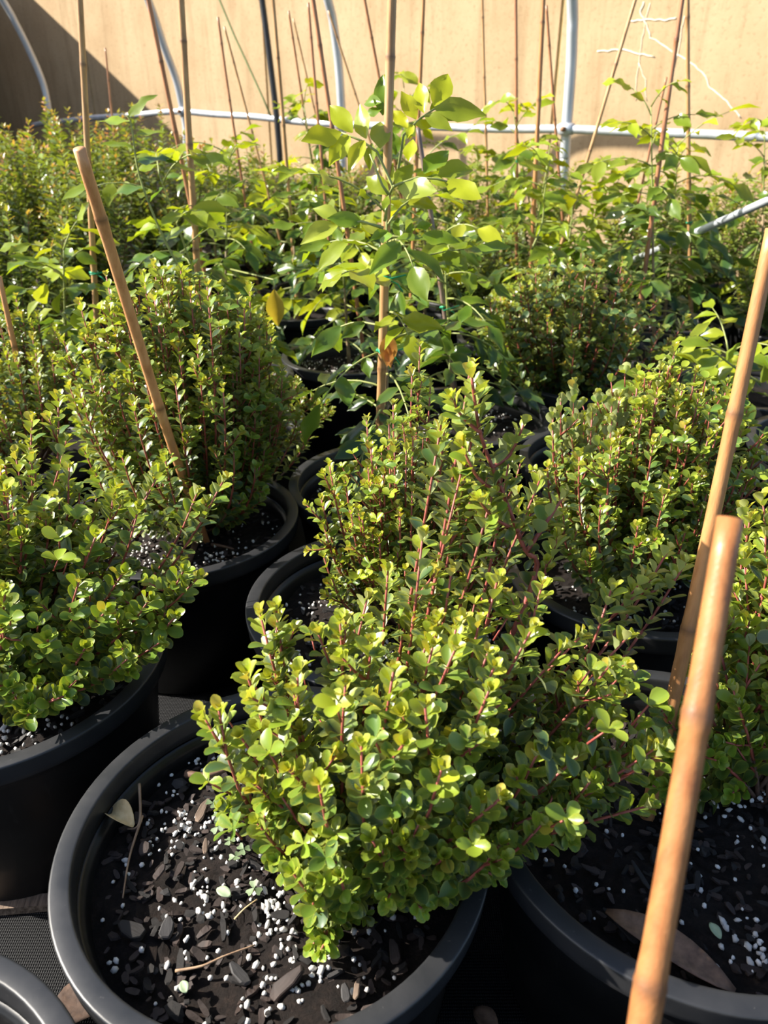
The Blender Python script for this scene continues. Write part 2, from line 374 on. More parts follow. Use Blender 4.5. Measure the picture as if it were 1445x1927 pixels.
def soil_mesh(seed, rings, segs):
    r_ = np.random.default_rng(seed); R = 0.1725
    ph = r_.uniform(0, 6.28, 8); vs = [(0, 0, SOIL_Z + 0.006)]; fs = []
    for i in range(1, rings + 1):
        rr = R * i / rings
        for k in range(segs):
            an = 2 * math.pi * k / segs; x, y = rr * math.cos(an), rr * math.sin(an)
            z = SOIL_Z + 0.004 * math.sin(18 * x + ph[0]) * math.cos(21 * y + ph[1]) + 0.003 * math.sin(47 * x + 31 * y + ph[2]) + 0.004 * (1 - (rr / R) ** 2) + (r_.normal() * 0.0016 if i < rings else 0)
            vs.append((x, y, z))
    for k in range(segs): fs.append((0, 1 + k, 1 + (k + 1) % segs))
    for i in range(rings - 1):
        for k in range(segs):
            k2 = (k + 1) % segs; a = 1 + i * segs; fs.append((a + k, a + segs + k, a + segs + k2, a + k2))
    me = bpy.data.meshes.new('soil'); me.from_pydata(vs, [], fs); me.materials.append(M_SOIL)
    me.polygons.foreach_set('use_smooth', [True] * len(fs)); return me
def blob(rs, sx, sy, sz, jag):
    # irregular chunk from an icosphere-like 12-vertex solid
    p = (1 + 5 ** .5) / 2
    v = [(-1, p, 0), (1, p, 0), (-1, -p, 0), (1, -p, 0), (0, -1, p), (0, 1, p), (0, -1, -p), (0, 1, -p), (p, 0, -1), (p, 0, 1), (-p, 0, -1), (-p, 0, 1)]
    f = [(0, 11, 5), (0, 5, 1), (0, 1, 7), (0, 7, 10), (0, 10, 11), (1, 5, 9), (5, 11, 4), (11, 10, 2), (10, 7, 6), (7, 1, 8), (3, 9, 4), (3, 4, 2), (3, 2, 6), (3, 6, 8), (3, 8, 9), (4, 9, 5), (2, 4, 11), (6, 2, 10), (8, 6, 7), (9, 8, 1)]
    out = []
    for x, y, z in v:
        k = (1 + rs.uniform(-jag, jag)) / 1.9; out.append((x * k * sx, y * k * sy, z * k * sz))
    return out, f
def chip_shape(rs, sx, sy, sz):
    # splintered flat chip: a tapered box with jagged ends, bent a little
    v = []; st = [(-1, .55), (-.55, 1), (.35, .9), (1, .4)]
    bend = rs.uniform(-.25, .25)
    for t, wd in st:
        o = rs.uniform(-.2, .2); zz = bend * t * t
        for a_, c in ((-1, -1), (1, -1), (1, 1), (-1, 1)):
            v.append(((a_ * wd + o + rs.uniform(-.12, .12)) * sx / 2, (t + rs.uniform(-.12, .12)) * sy / 2, (c * .5 + zz + rs.uniform(-.15, .15)) * sz))
    f = [(3, 2, 1, 0), (12, 13, 14, 15)]
    for i in range(3):
        for k in range(4):
            k2 = (k + 1) % 4; f.append((i * 4 + k, i * 4 + k2, i * 4 + 4 + k2, i * 4 + 4 + k))
    return v, f
ME_CHIP = []; ME_GRAIN = []
rs = random.Random(3)
for k in range(14):
    A = MB(); A.add(*chip_shape(rs, rs.uniform(.22, .5), 1.0, rs.uniform(.12, .25))) if k < 9 else A.add(*blob(rs, .28, .40, .16, .30))
    ME_CHIP.append([A.mesh('bark_chip', m_, smooth=False) for m_ in M_CHIP])
for k in range(8):
    A = MB(); A.add(*blob(rs, .9, 1.0 + .35 * (k % 3), .8, .32)); ME_GRAIN.append(A.mesh('perlite_grain', M_PERL, smooth=True))
def rot_z(a): return Matrix.Rotation(a, 4, 'Z')
def in_frame(p, m=60):
    q = p - CAM; dep = q.y * CP - q.z * SP
    if dep < .05: return False
    u = 722.5 + FPX * q.x / dep; v = 963.5 - FPX * (q.y * SP + q.z * CP) / dep
    return -m < u < 1445 + m and -m < v < 1927 + m
def fill_soil(soil, base, seed, n_chip, n_grain, n_small, clusters, near_left=False):
    """bark chips and perlite: sub-parts of the soil; the smallest pieces joined as stuff"""
    rs = random.Random(seed); base = Vector((base[0], base[1], 0))
    def spot(R=0.165):
        a = rs.uniform(0, 6.283); r = R * math.sqrt(rs.random()); return r * math.cos(a), r * math.sin(a)
    k = 0; tries = 0
    while k < n_chip and tries < n_chip * 6:
        tries += 1; x, y = spot(0.155)
        if not in_frame(base + Vector((x, y, SOIL_Z))): continue
        L = rs.uniform(.007, .016) * (1.5 if rs.random() < .12 else 1)
        o = mesh_obj('bark_chip', rs.choice(ME_CHIP)[rs.choices((0, 1, 2), (7, 3, .5))[0]], soil)
        z = SOIL_Z + 0.006 + rs.uniform(-.001, .005)
        o.matrix_basis = Matrix.Translation((x, y, z)) @ rot_z(rs.uniform(0, 6.28)) @ Matrix.Rotation(rs.uniform(-.4, .4), 4, 'X') @ Matrix.Rotation(rs.uniform(-.4, .4), 4, 'Y') @ Matrix.Scale(L, 4)
        k += 1
    cl = [(spot(), rs.uniform(.012, .035)) for _ in range(clusters)]
    def gspot():
        if rs.random() < .72 and cl:
            (cx, cy), s = rs.choice(cl); x, y = cx + rs.gauss(0, s), cy + rs.gauss(0, s)
            if math.hypot(x, y) < .168: return x, y
        return spot()
    k = 0; tries = 0
    while k < n_grain and tries < n_grain * 6:
        tries += 1; x, y = gspot()
        if near_left and x < -.02 and y > -.08 and rs.random() < .6: continue
        if not in_frame(base + Vector((x, y, SOIL_Z))): continue
        o = mesh_obj('perlite_grain', rs.choice(ME_GRAIN), soil); r = rs.uniform(.0022, .0036)
        o.matrix_basis = Matrix.Translation((x, y, SOIL_Z + .009 + rs.uniform(-.001, .003))) @ Matrix.Rotation(rs.uniform(0, 6), 4, (rs.random(), rs.random(), .3)) @ Matrix.Scale(r, 4)
        k += 1
    A = MB(); B = MB()
    for _ in range(n_small):
        x, y = gspot(); r = rs.uniform(.0011, .0026)
        v, f = blob(rs, r, r * rs.uniform(1, 1.5), r, .2); q = Matrix.Rotation(rs.uniform(0, 6), 3, (rs.random(), rs.random(), .3))
        A.add([q @ Vector(p) + Vector((x, y, SOIL_Z + .008)) for p in v], f)
    for _ in range(n_small):
        x, y = spot(); L = rs.uniform(.006, .014)
        v, f = chip_shape(rs, L * .45, L, L * .2); q = Matrix.Rotation(rs.uniform(0, 6), 3, 'Z') @ Matrix.Rotation(rs.uniform(-.5, .5), 3, 'X')
        B.add([q @ Vector(p) + Vector((x, y, SOIL_Z + .006)) for p in v], f)
    if n_small:
        tag(A.build('perlite_grit', M_PERL, soil, smooth=True), kind='stuff')
        o = tag(B.build('bark_fines', M_CHIP[1] if seed % 2 else M_CHIP[0], soil, smooth=False), kind='stuff')
ME_SOIL_FAR = [soil_mesh(50 + i, 10, 40) for i in range(3)]
POTS = []
def pot_into(t, near=None, seed=0, rz=0.0):
    POTS.append((t.location.x, t.location.y))
    p = mesh_obj('pot', ME_POT, t, (0, 0, -GZ)); p.rotation_euler.z = rz
    r = mesh_obj('rim', ME_RIM, p)
    s = mesh_obj('soil', soil_mesh(seed, 26, 90) if near else ME_SOIL_FAR[seed % 3], t, (0, 0, -GZ))
    if near: fill_soil(s, t.location, seed, *near, near_left=(seed == 11))
    return s

# ------------------------------------------------------------------ leaves
def leaf_template(stations, across, cup, curl, wave=0.0, fold=0.0, seed=0, acum=False):
    """unit leaf: x across, y from base (0) to tip (1), z up; margin = 1 at the edge"""
    rs = random.Random(seed); vs = []; mg = []; fs = []
    n = len(stations); ph = rs.uniform(0, 6.28)
    for i, (t, hw) in enumerate(stations):
        for a in across:
            x = a * hw; z = cup * x * x * 4 + fold * abs(x) - curl * t * t + wave * math.sin(t * 9 + ph + (1.2 if a > 0 else 0)) * abs(a) * hw * 2
            y = t
            if acum: y = t + 0
            vs.append((x, y, z)); mg.append(1.0 if abs(a) > .99 else (0.15 if abs(a) > .7 else 0.0))
    m = len(across)
    for i in range(n - 1):
        for k in range(m - 1):
            fs.append((i * m + k, i * m + k + 1, (i + 1) * m + k + 1, (i + 1) * m + k))
    return np.array(vs, float), fs, np.array(mg)
ST_SH = [(0.0, .035), (.13, .11), (.32, .255), (.54, .345), (.76, .335), (.92, .215), (1.0, .06)]
ST_SH_LO = [(0.0, .03), (.18, .12), (.45, .29), (.75, .32), (.94, .18), (1.0, .05)]
ST_TR = [(0.0, .02), (.10, .11), (.28, .225), (.48, .262), (.66, .222), (.84, .11), (1.0, .006)]
ST_HE = [(0.0, .02), (.2, .13), (.5, .20), (.78, .12), (1.0, .01)]
A5 = (-1, -.78, 0, .78, 1); A5b = (-1, -.5, 0, .5, 1); A3 = (-1, 0, 1)
TPL = {'shrub': [leaf_template(ST_SH, A5, c, k, 0, fo, i) for i, (c, k, fo) in enumerate([(.25, .08, .1), (.12, .16, .1), (.38, .03, .05), (.05, -.06, .18), (.2, .22, .0)])],
       'tree': [leaf_template(ST_TR, A5b, 0, k, w_, fo, i) for i, (k, w_, fo) in enumerate([(.18, .10, .25), (.32, .16, .12), (.06, .18, .35), (.24, .08, .45), (-.06, .14, .15)])],
       'hedge': [leaf_template(ST_HE, A3, 0, k, .06, fo, i) for i, (k, fo) in enumerate([(.15, .3), (.28, .2), (.05, .4)])]}
TPL_LO = {'shrub': [leaf_template(ST_SH_LO, A3, c, k, 0, fo, i) for i, (c, k, fo) in enumerate([(.25, .08, .15), (.12, .16, .1), (.38, .03, .05)])],
          'tree': TPL['tree'], 'hedge': TPL['hedge']}
def leaf_mesh(kind, tpl):
    vs, fs, mg = tpl
    me = bpy.data.meshes.new('leaf'); me.from_pydata([tuple(v) for v in vs], [], fs)
    at = me.attributes.new('margin', 'FLOAT', 'POINT'); at.data.foreach_set('value', mg)
    me.polygons.foreach_set('use_smooth', [True] * len(fs)); me.materials.append(M_LEAF[kind, True]); return me
ME_LEAF = {k: [leaf_mesh(k, t) for t in v] for k, v in TPL.items()}
PLANTS = []      # every plant: dict(root, base, kind, cap, leaves=[(pos, dir, normal, length, colour)])
def frame(d, nrm):
    y = d.normalized(); z = nrm - y * nrm.dot(y)
    z = z.normalized() if z.length > 1e-5 else y.orthogonal().normalized()
    return y.cross(z), y, z
def finish_plants():
    # which leaves show: nearest first over a coarse picture grid
    allv = []
    for pi, pl in enumerate(PLANTS):
        for li, (p, d, nn, L, c) in enumerate(pl['leaves']):
            q = p + d * (L * .5) - CAM; dep = q.y * CP - q.z * SP
            if dep < .1: continue
            u = 722.5 + FPX * q.x / dep; v = 963.5 - FPX * (q.y * SP + q.z * CP) / dep
            if -10 < u < 1455 and -10 < v < 1937: allv.append((dep, pi, li, u, v, L * FPX / dep, abs(nn.dot(q.normalized()))))
    allv.sort(); G = 5; grid = np.zeros((1937 // G + 6, 1455 // G + 6), bool)
    score = {}
    for dep, pi, li, u, v, s, fc in allv:
        r = max(1, int(round(s * .36 / G))); gx, gy = int(u / G) + 2, int(v / G) + 2
        y0, y1, x0, x1 = max(gy - r, 0), gy + r + 1, max(gx - r, 0), gx + r + 1
        blk = grid[y0:y1, x0:x1]
        if blk.size == 0: continue
        free = 1 - blk.mean()
        if free > .25: score[pi, li] = free * s * s * (.35 + .65 * fc)
        if fc > .3: grid[y0:y1, x0:x1] = True
    for pi, pl in enumerate(PLANTS):
        n = len(pl['leaves']); order = sorted(range(n), key=lambda i: -score.get((pi, i), 0.0))
        if pl['cap'] >= n: single = set(range(n))
        else: single = set(i for i in order[:pl['cap']] if score.get((pi, i), 0) > 0)
        kind = pl['kind']; rs = random.Random(pi); T = Matrix.Translation(-Vector(pl['base']))
        rest = []
        for i, (p, d, nn, L, c) in enumerate(pl['leaves']):
            if i not in single: rest.append(i); continue
            x, y, z = frame(d, nn); wf = rs.uniform(.86, 1.1)
            o = bpy.data.objects.new('leaf', rs.choice(ME_LEAF[kind])); COL.objects.link(o); o.parent = pl['root']
            M = Matrix(((x.x * L * wf, y.x * L, z.x * L, p.x), (x.y * L * wf, y.y * L, z.y * L, p.y), (x.z * L * wf, y.z * L, z.z * L, p.z), (0, 0, 0, 1)))
            o.matrix_basis = T @ M; o.color = (*c, 1)
        if rest:
            V = []; F = []; MG = []; TC = []; off = 0; tp = TPL_LO[kind]; NV = [len(t[0]) for t in tp]; FA = [np.array(t[1]) for t in tp]
            for i in rest:
                p, d, nn, L, c = pl['leaves'][i]; x, y, z = frame(d, nn); k = rs.randrange(len(tp))
                A = np.array(((x.x, y.x, z.x), (x.y, y.y, z.y), (x.z, y.z, z.z))) * L
                V.append(tp[k][0] @ A.T + np.array((p.x - pl['base'][0], p.y - pl['base'][1], p.z - pl['base'][2])))
                F.append(FA[k] + off); off += NV[k]; MG.append(tp[k][2]); TC.append(np.tile((*c, 1.0), (NV[k], 1)))
            V = np.concatenate(V); F = np.concatenate(F); MG = np.concatenate(MG); TC = np.concatenate(TC)
            me = bpy.data.meshes.new('foliage'); me.vertices.add(len(V)); me.vertices.foreach_set('co', V.ravel().astype(np.float32))
            me.loops.add(F.size); me.loops.foreach_set('vertex_index', F.ravel().astype(np.int32))
            me.polygons.add(len(F)); me.polygons.foreach_set('loop_start', np.arange(0, F.size, 4, dtype=np.int32))
            me.polygons.foreach_set('use_smooth', np.ones(len(F), bool)); me.update(calc_edges=True)
            a = me.attributes.new('margin', 'FLOAT', 'POINT'); a.data.foreach_set('value', MG.astype(np.float32))
            a = me.attributes.new('tint', 'FLOAT_COLOR', 'POINT'); a.data.foreach_set('color', TC.ravel().astype(np.float32))
            me.materials.append(M_LEAF[kind, False]); tag(mesh_obj('foliage', me, pl['root']), kind='stuff')

def mixc(a, b, t): return tuple(a[i] + (b[i] - a[i]) * t for i in range(3))
def jit(c, rs, s=.18):
    k = 1 + rs.uniform(-s, s); g = 1 + rs.uniform(-s * .5, s * .5); return (c[0] * k * g, c[1] * k, c[2] * k)
def bez(a, c, b, n):
    return [a * (1 - t) ** 2 + c * (2 * t * (1 - t)) + b * (t * t) for t in [i / (n - 1) for i in range(n)]]

# ------------------------------------------------------------------ small-leaved shrubs
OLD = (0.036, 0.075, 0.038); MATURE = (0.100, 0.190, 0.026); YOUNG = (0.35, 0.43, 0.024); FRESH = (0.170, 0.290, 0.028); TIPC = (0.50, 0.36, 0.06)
def leafy(rs, leaves, path, L0, start, step, pal, ctr=None, zr=None):
    old, mature, young, tipc = pal
    seg = [(path[i + 1] - path[i]).length for i in range(len(path) - 1)]; tot = sum(seg)
    s = tot * start; phi = rs.uniform(0, 6.28); hi = 1.0; yg = young
    while s < tot:
        acc = 0; i = 0
        while i < len(seg) - 1 and acc + seg[i] < s: acc += seg[i]; i += 1
        f = min(1, (s - acc) / max(seg[i], 1e-6)); p = path[i].lerp(path[i + 1], f); t = (path[i + 1] - path[i]).normalized()
        td = tot - s; near = math.exp(-td / .022)
        a = t.orthogonal().normalized(); b = t.cross(a); phi += 1.57 + rs.uniform(-.35, .35)
        for k in (0, 1):
            if rs.random() < .07: continue
            ph = phi + k * math.pi + rs.uniform(-.3, .3); o = a * math.cos(ph) + b * math.sin(ph)
            an = (1.10 - .55 * near) + rs.uniform(-.22, .22)
            d = t * math.cos(an) + o * math.sin(an); d.z += .12; d.normalize()
            nn = t - d * t.dot(d) + Vector((0, 0, .45)) + SUN_DIR * .40
            if ctr is not None: nn += (p - ctr).normalized() * .45
            nn += Vector((rs.gauss(0, .22), rs.gauss(0, .22), rs.gauss(0, .2)))
            L = L0 * rs.uniform(.78, 1.12) * (1 - .42 * math.exp(-td / .007))
            ag = math.exp(-td / .027)
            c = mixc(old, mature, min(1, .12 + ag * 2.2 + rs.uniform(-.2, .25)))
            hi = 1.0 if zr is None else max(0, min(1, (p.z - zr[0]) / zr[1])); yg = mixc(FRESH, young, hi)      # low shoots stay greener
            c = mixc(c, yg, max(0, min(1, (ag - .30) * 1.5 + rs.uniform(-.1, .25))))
            if td < .008 and rs.random() < .45 * hi: c = mixc(c, tipc, rs.uniform(.3, .9))
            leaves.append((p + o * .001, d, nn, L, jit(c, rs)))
        s += step * rs.uniform(.8, 1.25) * (1 - .45 * near)
    t = (path[-1] - path[-2]).normalized(); a = t.orthogonal().normalized(); b = t.cross(a)
    for k in range(4):
        ph = phi + k * 1.57; o = a * math.cos(ph) + b * math.sin(ph); d = (t + o * rs.uniform(.25, .7)).normalized()
        leaves.append((path[-1], d, (t * .5 - o + Vector((0, 0, .4))), L0 * rs.uniform(.4, .75), jit(mixc(yg if s > 0 else young, tipc, rs.random() ** 2 * .8 * hi), rs)))
PAL = (OLD, MATURE, YOUNG, TIPC)
def shrub(loc, stem, label, centre, radii, key, nfill, L0, seed, near=None, ninner=350, cap=300, pal=PAL, step=.0098, group=None, zmin=None, up=0.0, bold=(), zr=None, pale=None, shell=0):
    rs = random.Random(seed); loc = Vector((loc[0], loc[1], GZ))
    t = thing('potted_shrub', loc, label, 'shrub', group or 'small-leaved shrubs in black pots')
    pot_into(t, near, seed, rs.uniform(0, 6))
    stem = Vector((stem[0], stem[1], SOIL_Z)); centre = Vector(centre); radii = Vector(radii); zmin = zmin or SOIL_Z + .04
    tips = [(Vector(k_), True) for k_ in key]
    for _ in range(nfill):
        for _try in range(20):
            d = Vector((rs.gauss(0, 1), rs.gauss(0, 1), rs.gauss(.35, 1))).normalized(); r = rs.uniform(.72, 1.0)
            p = centre + Vector((d.x * radii.x, d.y * radii.y, d.z * radii.z)) * r
            if p.z > zmin: break
        tips.append((p, False))
    leaves = []; red = MB(); wood = MB(); low = Vector((centre.x, centre.y, centre.z - radii.z * .6))
    for p, is_key in tips:
        h = p - stem
        c = stem + Vector((h.x * .62, h.y * .62, h.z * (.32 if up == 0 else .25)))
        c = c + Vector((rs.gauss(0, .02), rs.gauss(0, .02), rs.gauss(0, .02)))
        path = bez(stem + Vector((rs.gauss(0, .006), rs.gauss(0, .006), 0)), c, p, 9)
        if up > 0:   # upright twigs: bend the tip to the vertical
            c = Vector((p.x * (1 - up * .2) + stem.x * up * .2, p.y * (1 - up * .2) + stem.y * up * .2, stem.z + h.z * .25)); path = bez(path[0], c, p, 9)
        n = len(path)
        wood.tube(path[:5], [.0028 - .0003 * i for i in range(5)], 5); red.tube(path[4:], [.0020 - .00025 * i for i in range(n - 4)], 5)
        leafy(rs, leaves, path, L0, .30 if is_key else .42, step, pal, low, zr)
        for _ in range(rs.choice((2, 3, 3, 4))):
            i = rs.randrange(3, n - 1); q = path[i]; tg = (path[i + 1] - path[i - 1]).normalized()
            sd = (tg + Vector((rs.gauss(0, .7), rs.gauss(0, .7), rs.gauss(.25, .45)))).normalized(); ln = rs.uniform(.025, .055) * (1 - .35 * i / n)
            pt = [q, q + sd * ln * .5, q + sd * ln + Vector((0, 0, .004))]
            red.tube(pt, [.0015, .0012, .0008], 4); leafy(rs, leaves, pt, L0 * .92, .2, step * .9, pal, low, zr)
    for pts, r0 in bold:      # conspicuous thick shoots
        path = smooth_path(([stem.lerp(K(pts[:1])[0], .02), stem.lerp(K(pts[:1])[0], .55) + Vector((.01, 0, -.02))] if r0 > .0028 else []) + K(pts), 4); m = len(path); red.tube(path, [r0 * (1 - .65 * i / m) for i in range(m)], 7); leafy(rs, leaves, path, L0 * 1.0, .10, step * .95, pal)
    for _ in range(ninner):
        d = Vector((rs.gauss(0, 1), rs.gauss(0, 1), rs.gauss(0, 1))).normalized(); r = rs.uniform(.25, .85)
        p = centre + Vector((d.x * radii.x, d.y * radii.y, d.z * radii.z)) * r
        if p.z < zmin - .02: continue
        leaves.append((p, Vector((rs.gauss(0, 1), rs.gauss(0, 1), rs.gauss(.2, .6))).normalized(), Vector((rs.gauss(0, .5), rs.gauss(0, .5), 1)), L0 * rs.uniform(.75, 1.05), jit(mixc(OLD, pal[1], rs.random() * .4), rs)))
    for _ in range(shell):      # leaves of the many short outer twigs
        d = Vector((rs.gauss(0, 1), rs.gauss(0, 1), rs.gauss(.25, 1))).normalized(); p = centre + Vector((d.x * radii.x, d.y * radii.y, d.z * radii.z)) * rs.uniform(.80, 1.0)
        if p.z < zmin - .01: continue
        up_ = Vector((d.x * .6, d.y * .6, .9)).normalized(); az = rs.uniform(0, 6.28)
        hi = 1.0 if zr is None else max(0, min(1, (p.z - zr[0]) / zr[1])); cc = mixc(pal[1], mixc(FRESH, pal[2], hi), rs.random() ** 1.3 * (.35 + .65 * hi))
        for k in range(4):
            o = Vector((math.cos(az + k * 1.57), math.sin(az + k * 1.57), 0)); dd = (up_ * rs.uniform(.3, .9) + o).normalized()
            leaves.append((p, dd, up_ - dd * up_.dot(dd) + SUN_DIR * .3 + d * .4 + Vector((rs.gauss(0, .2), rs.gauss(0, .2), 0)), L0 * rs.uniform(.65, 1.05), jit(cc, rs)))
        red.tube([p - up_ * .02 + Vector((rs.gauss(0, .003), rs.gauss(0, .003), 0)), p], [.0011, .0008], 4)
    if pale:      # twigs seen from behind: the pale undersides face the viewer
        for i, (p, d, nn, L, c) in enumerate(leaves):
            if (p - pale[0]).length < pale[1] and rs.random() < .8:
                d2 = (d * .5 + Vector((rs.gauss(0, .35), .1, 1))).normalized(); leaves[i] = (p, d2, (p - CAM).normalized() + Vector((rs.gauss(0, .3), 0, rs.gauss(0, .2))), L, c)
    wood.v = [tuple(Vector(v) - loc) for v in wood.v]; red.v = [tuple(Vector(v) - loc) for v in red.v]
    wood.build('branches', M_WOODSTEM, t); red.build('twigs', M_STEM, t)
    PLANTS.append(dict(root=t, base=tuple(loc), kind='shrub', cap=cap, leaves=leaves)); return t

def K(lst): return [atY(u, v, Y) for u, v, Y in lst]
NEAR1 = (300, 120, 420, 12)
# the shrub in the middle foreground
main_key = K([(885, 692, .64), (905, 735, .63), (830, 800, .62), (960, 850, .63), (1015, 905, .64), (925, 935, .58), (870, 880, .60), (1050, 1010, .62),
              (490, 1158, .50), (520, 1150, .51), (412, 1338, .43), (465, 1270, .46), (455, 1390, .42), (600, 1195, .50), (690, 1130, .55), (730, 1075, .56), (795, 1010, .56), (850, 1075, .55),
              (640, 1170, .49), (740, 1265, .43), (855, 1225, .45), (1000, 1185, .47), (1020, 1100, .54), (935, 1095, .54), (1290, 1060, .60), (1255, 1040, .61), (1215, 1085, .58), (1150, 1110, .56),
              (1180, 1200, .52), (1145, 1255, .49), (1090, 1200, .52), (1115, 1490, .43), (1090, 1420, .44), (1010, 1420, .42), (1020, 1530, .41), (940, 1590, .39), (900, 1500, .39), (830, 1450, .37),
              (760, 1670, .385), (700, 1580, .37), (610, 1765, .375), (590, 1690, .375), (640, 1650, .37), (485, 1550, .40), (545, 1450, .39), (470, 1470, .41), (600, 1475, .37), (680, 1405, .38), (650, 1290, .42), (560, 1270, .45),
              (760, 1400, .38), (920, 1300, .42), (1200, 1360, .47), (1240, 1390, .48), (800, 1330, .40), (860, 1590, .385), (700, 1210, .47), (520, 1620, .40)])
shrub((-.10, .476), (-.02, .47), 'large bushy green shrub with long arching shoots, front centre pot', (.035, .475, .485), (.205, .125, .125), main_key, 40, .0184, 11, NEAR1, 500, zr=(.40, .15), shell=80,
      bold=[([(1005, 1090, .60), (985, 1030, .60), (945, 925, .60), (905, 820, .60), (887, 705, .60)], .0034), ([(925, 880, .60), (960, 855, .61), (985, 800, .61)], .0022), ([(905, 815, .60), (870, 785, .60), (850, 750, .60)], .002), ([(990, 1040, .60), (1030, 980, .61), (1060, 935, .62)], .0025), ([(950, 935, .60), (900, 900, .59), (870, 840, .59)], .0022), ([(975, 1000, .60), (930, 975, .58), (900, 940, .57)], .002)])
# the shrub at the left edge, front
left_key = K([(420, 905, .74), (370, 930, .74), (300, 890, .80), (345, 1075, .68), (370, 1090, .68), (330, 1160, .66), (300, 1210, .64), (240, 1240, .62), (200, 1150, .64), (120, 1310, .60), (60, 1340, .59), (20, 1290, .60),
              (90, 1200, .62), (150, 1090, .66), (230, 1080, .68), (260, 960, .74), (180, 1010, .70), (100, 940, .74), (40, 1010, .70), (110, 750, .86), (60, 790, .85), (125, 830, .84), (30, 860, .80), (20, 920, .76), (220, 920, .78),
              (10, 1110, .64), (130, 880, .80), (60, 860, .80), (280, 1130, .65), (160, 1220, .62)])
shrub((-.475, .729), (-.48, .74), 'spreading green shrub with low side branches, left edge of the front', (-.475, .75, .49), (.20, .15, .13), left_key, 44, .0200, 12, (130, 120, 320, 12), 550, shell=90, zr=(.42, .18))
# right edge, front
r_key = K([(1400, 960, .74), (1435, 940, .74), (1440, 1010, .70), (1400, 1050, .68), (1350, 1110, .68), (1300, 1250, .60), (1330, 1190, .62), (1290, 1330, .56), (1320, 1400, .54), (1410, 1170, .62), (1430, 1250, .58), (1380, 1300, .56), (1430, 1400, .55),
           (1265, 1430, .53), (1255, 1480, .52), (1440, 1100, .66), (1370, 1030, .72), (1240, 1330, .54)])
shrub((.293, .507), (.40, .56), 'green shrub at the right edge in the pot behind the stakes', (.47, .63, .50), (.145, .12, .14), r_key, 34, .0200, 13, (240, 110, 240, 10), 400, zr=(.42, .15))
# behind the front shrub, centre
mid_key = K([(790, 650, .95), (775, 700, .94), (740, 760, .92), (690, 790, .90), (700, 840, .88), (620, 875, .84), (650, 905, .85), (605, 940, .84), (610, 990, .83), (610, 1050, .80), (625, 1090, .79), (810, 720, .95), (745, 870, .90), (660, 960, .82), (700, 1000, .80),
             (830, 850, .90), (800, 900, .86), (850, 920, .86), (760, 960, .83), (700, 900, .85), (930, 900, .90), (980, 870, .92), (1000, 940, .90), (890, 960, .86)])
shrub((.008, .858), (.03, .86), 'upright twiggy shrub with small yellow-green leaves behind the front centre shrub', (.06, .86, .50), (.14, .10, .15), mid_key, 64, .0145, 14, (60, 60, 260, 8), 350, up=.9, shell=90)
# left of centre, large upright
lm_key = K([(290, 500, 1.18), (340, 510, 1.18), (200, 520, 1.18), (150, 570, 1.16), (230, 560, 1.11), (120, 640, 1.16), (165, 690, 1.08), (150, 740, 1.06), (160, 850, 1.01), (180, 890, 0.99), (360, 560, 1.16), (410, 540, 1.21), (470, 540, 1.24), (510, 620, 1.26), (520, 700, 1.26),
            (290, 560, 1.11), (260, 640, 1.04), (370, 640, 1.06), (450, 620, 1.11), (330, 720, 1.01), (250, 760, 0.99), (420, 730, 1.03), (480, 760, 1.11), (230, 860, 0.96), (310, 860, 0.94), (560, 770, 1.26), (600, 760, 1.31), (440, 850, 1.04), (480, 880, 1.08), (390, 540, 1.06), (270, 520, 1.14)])
shrub((-.345, 1.105), (-.32, 1.15), 'tall dense upright shrub with yellow-lit left side beside the slanting orange stake', (-.34, 1.18, .57), (.19, .13, .20), lm_key, 110, .0188, 15, (60, 60, 260, 8), 900, up=.5, shell=230, zr=(.46, .16))
# right of centre
rm_key = K([(1270, 655, 1.05), (1255, 700, 1.05), (1200, 720, 1.0), (1080, 720, 1.0), (1055, 750, .98), (1125, 745, 1.0), (1180, 740, 1.02), (1310, 720, 1.05), (1370, 720, 1.1), (1380, 790, 1.05), (1410, 850, 1.05), (1390, 900, 1.0), (1040, 810, .95), (1030, 880, .92), (1090, 860, .88), (1150, 840, .86), (1230, 830, .88),
            (1290, 800, .92), (1340, 840, .95), (1330, 930, .9), (1250, 930, .84), (1130, 950, .82), (1060, 970, .84), (1200, 990, .80), (1110, 1050, .80), (1290, 1000, .84), (1040, 780, .97)])
shrub((.38, .96), (.40, .98), 'rounded shrub with pale leaf undersides and red twigs, right of centre', (.40, .99, .515), (.155, .13, .155), rm_key, 95, .0168, 16, (40, 30, 160, 6), 600, up=.5, shell=170, pale=(atY(1095, 765, 1.0), .075), zr=(.40, .16))
# dark shrub behind it
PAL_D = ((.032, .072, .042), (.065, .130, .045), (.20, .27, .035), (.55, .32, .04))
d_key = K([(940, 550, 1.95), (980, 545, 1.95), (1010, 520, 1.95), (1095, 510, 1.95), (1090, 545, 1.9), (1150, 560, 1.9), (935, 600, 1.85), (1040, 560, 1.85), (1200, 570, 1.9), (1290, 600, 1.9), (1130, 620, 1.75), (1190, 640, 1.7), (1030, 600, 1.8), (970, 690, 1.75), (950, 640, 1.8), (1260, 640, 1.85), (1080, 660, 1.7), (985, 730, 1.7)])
shrub((.53, 1.90), (.51, 1.90), 'dark green shrub with orange tips and red twigs behind the pale-leaved shrub', (.47, 1.87, .53), (.24, .16, .17), d_key, 70, .0240, 17, None, 400, pal=PAL_D, shell=110, step=.0135, up=.8)
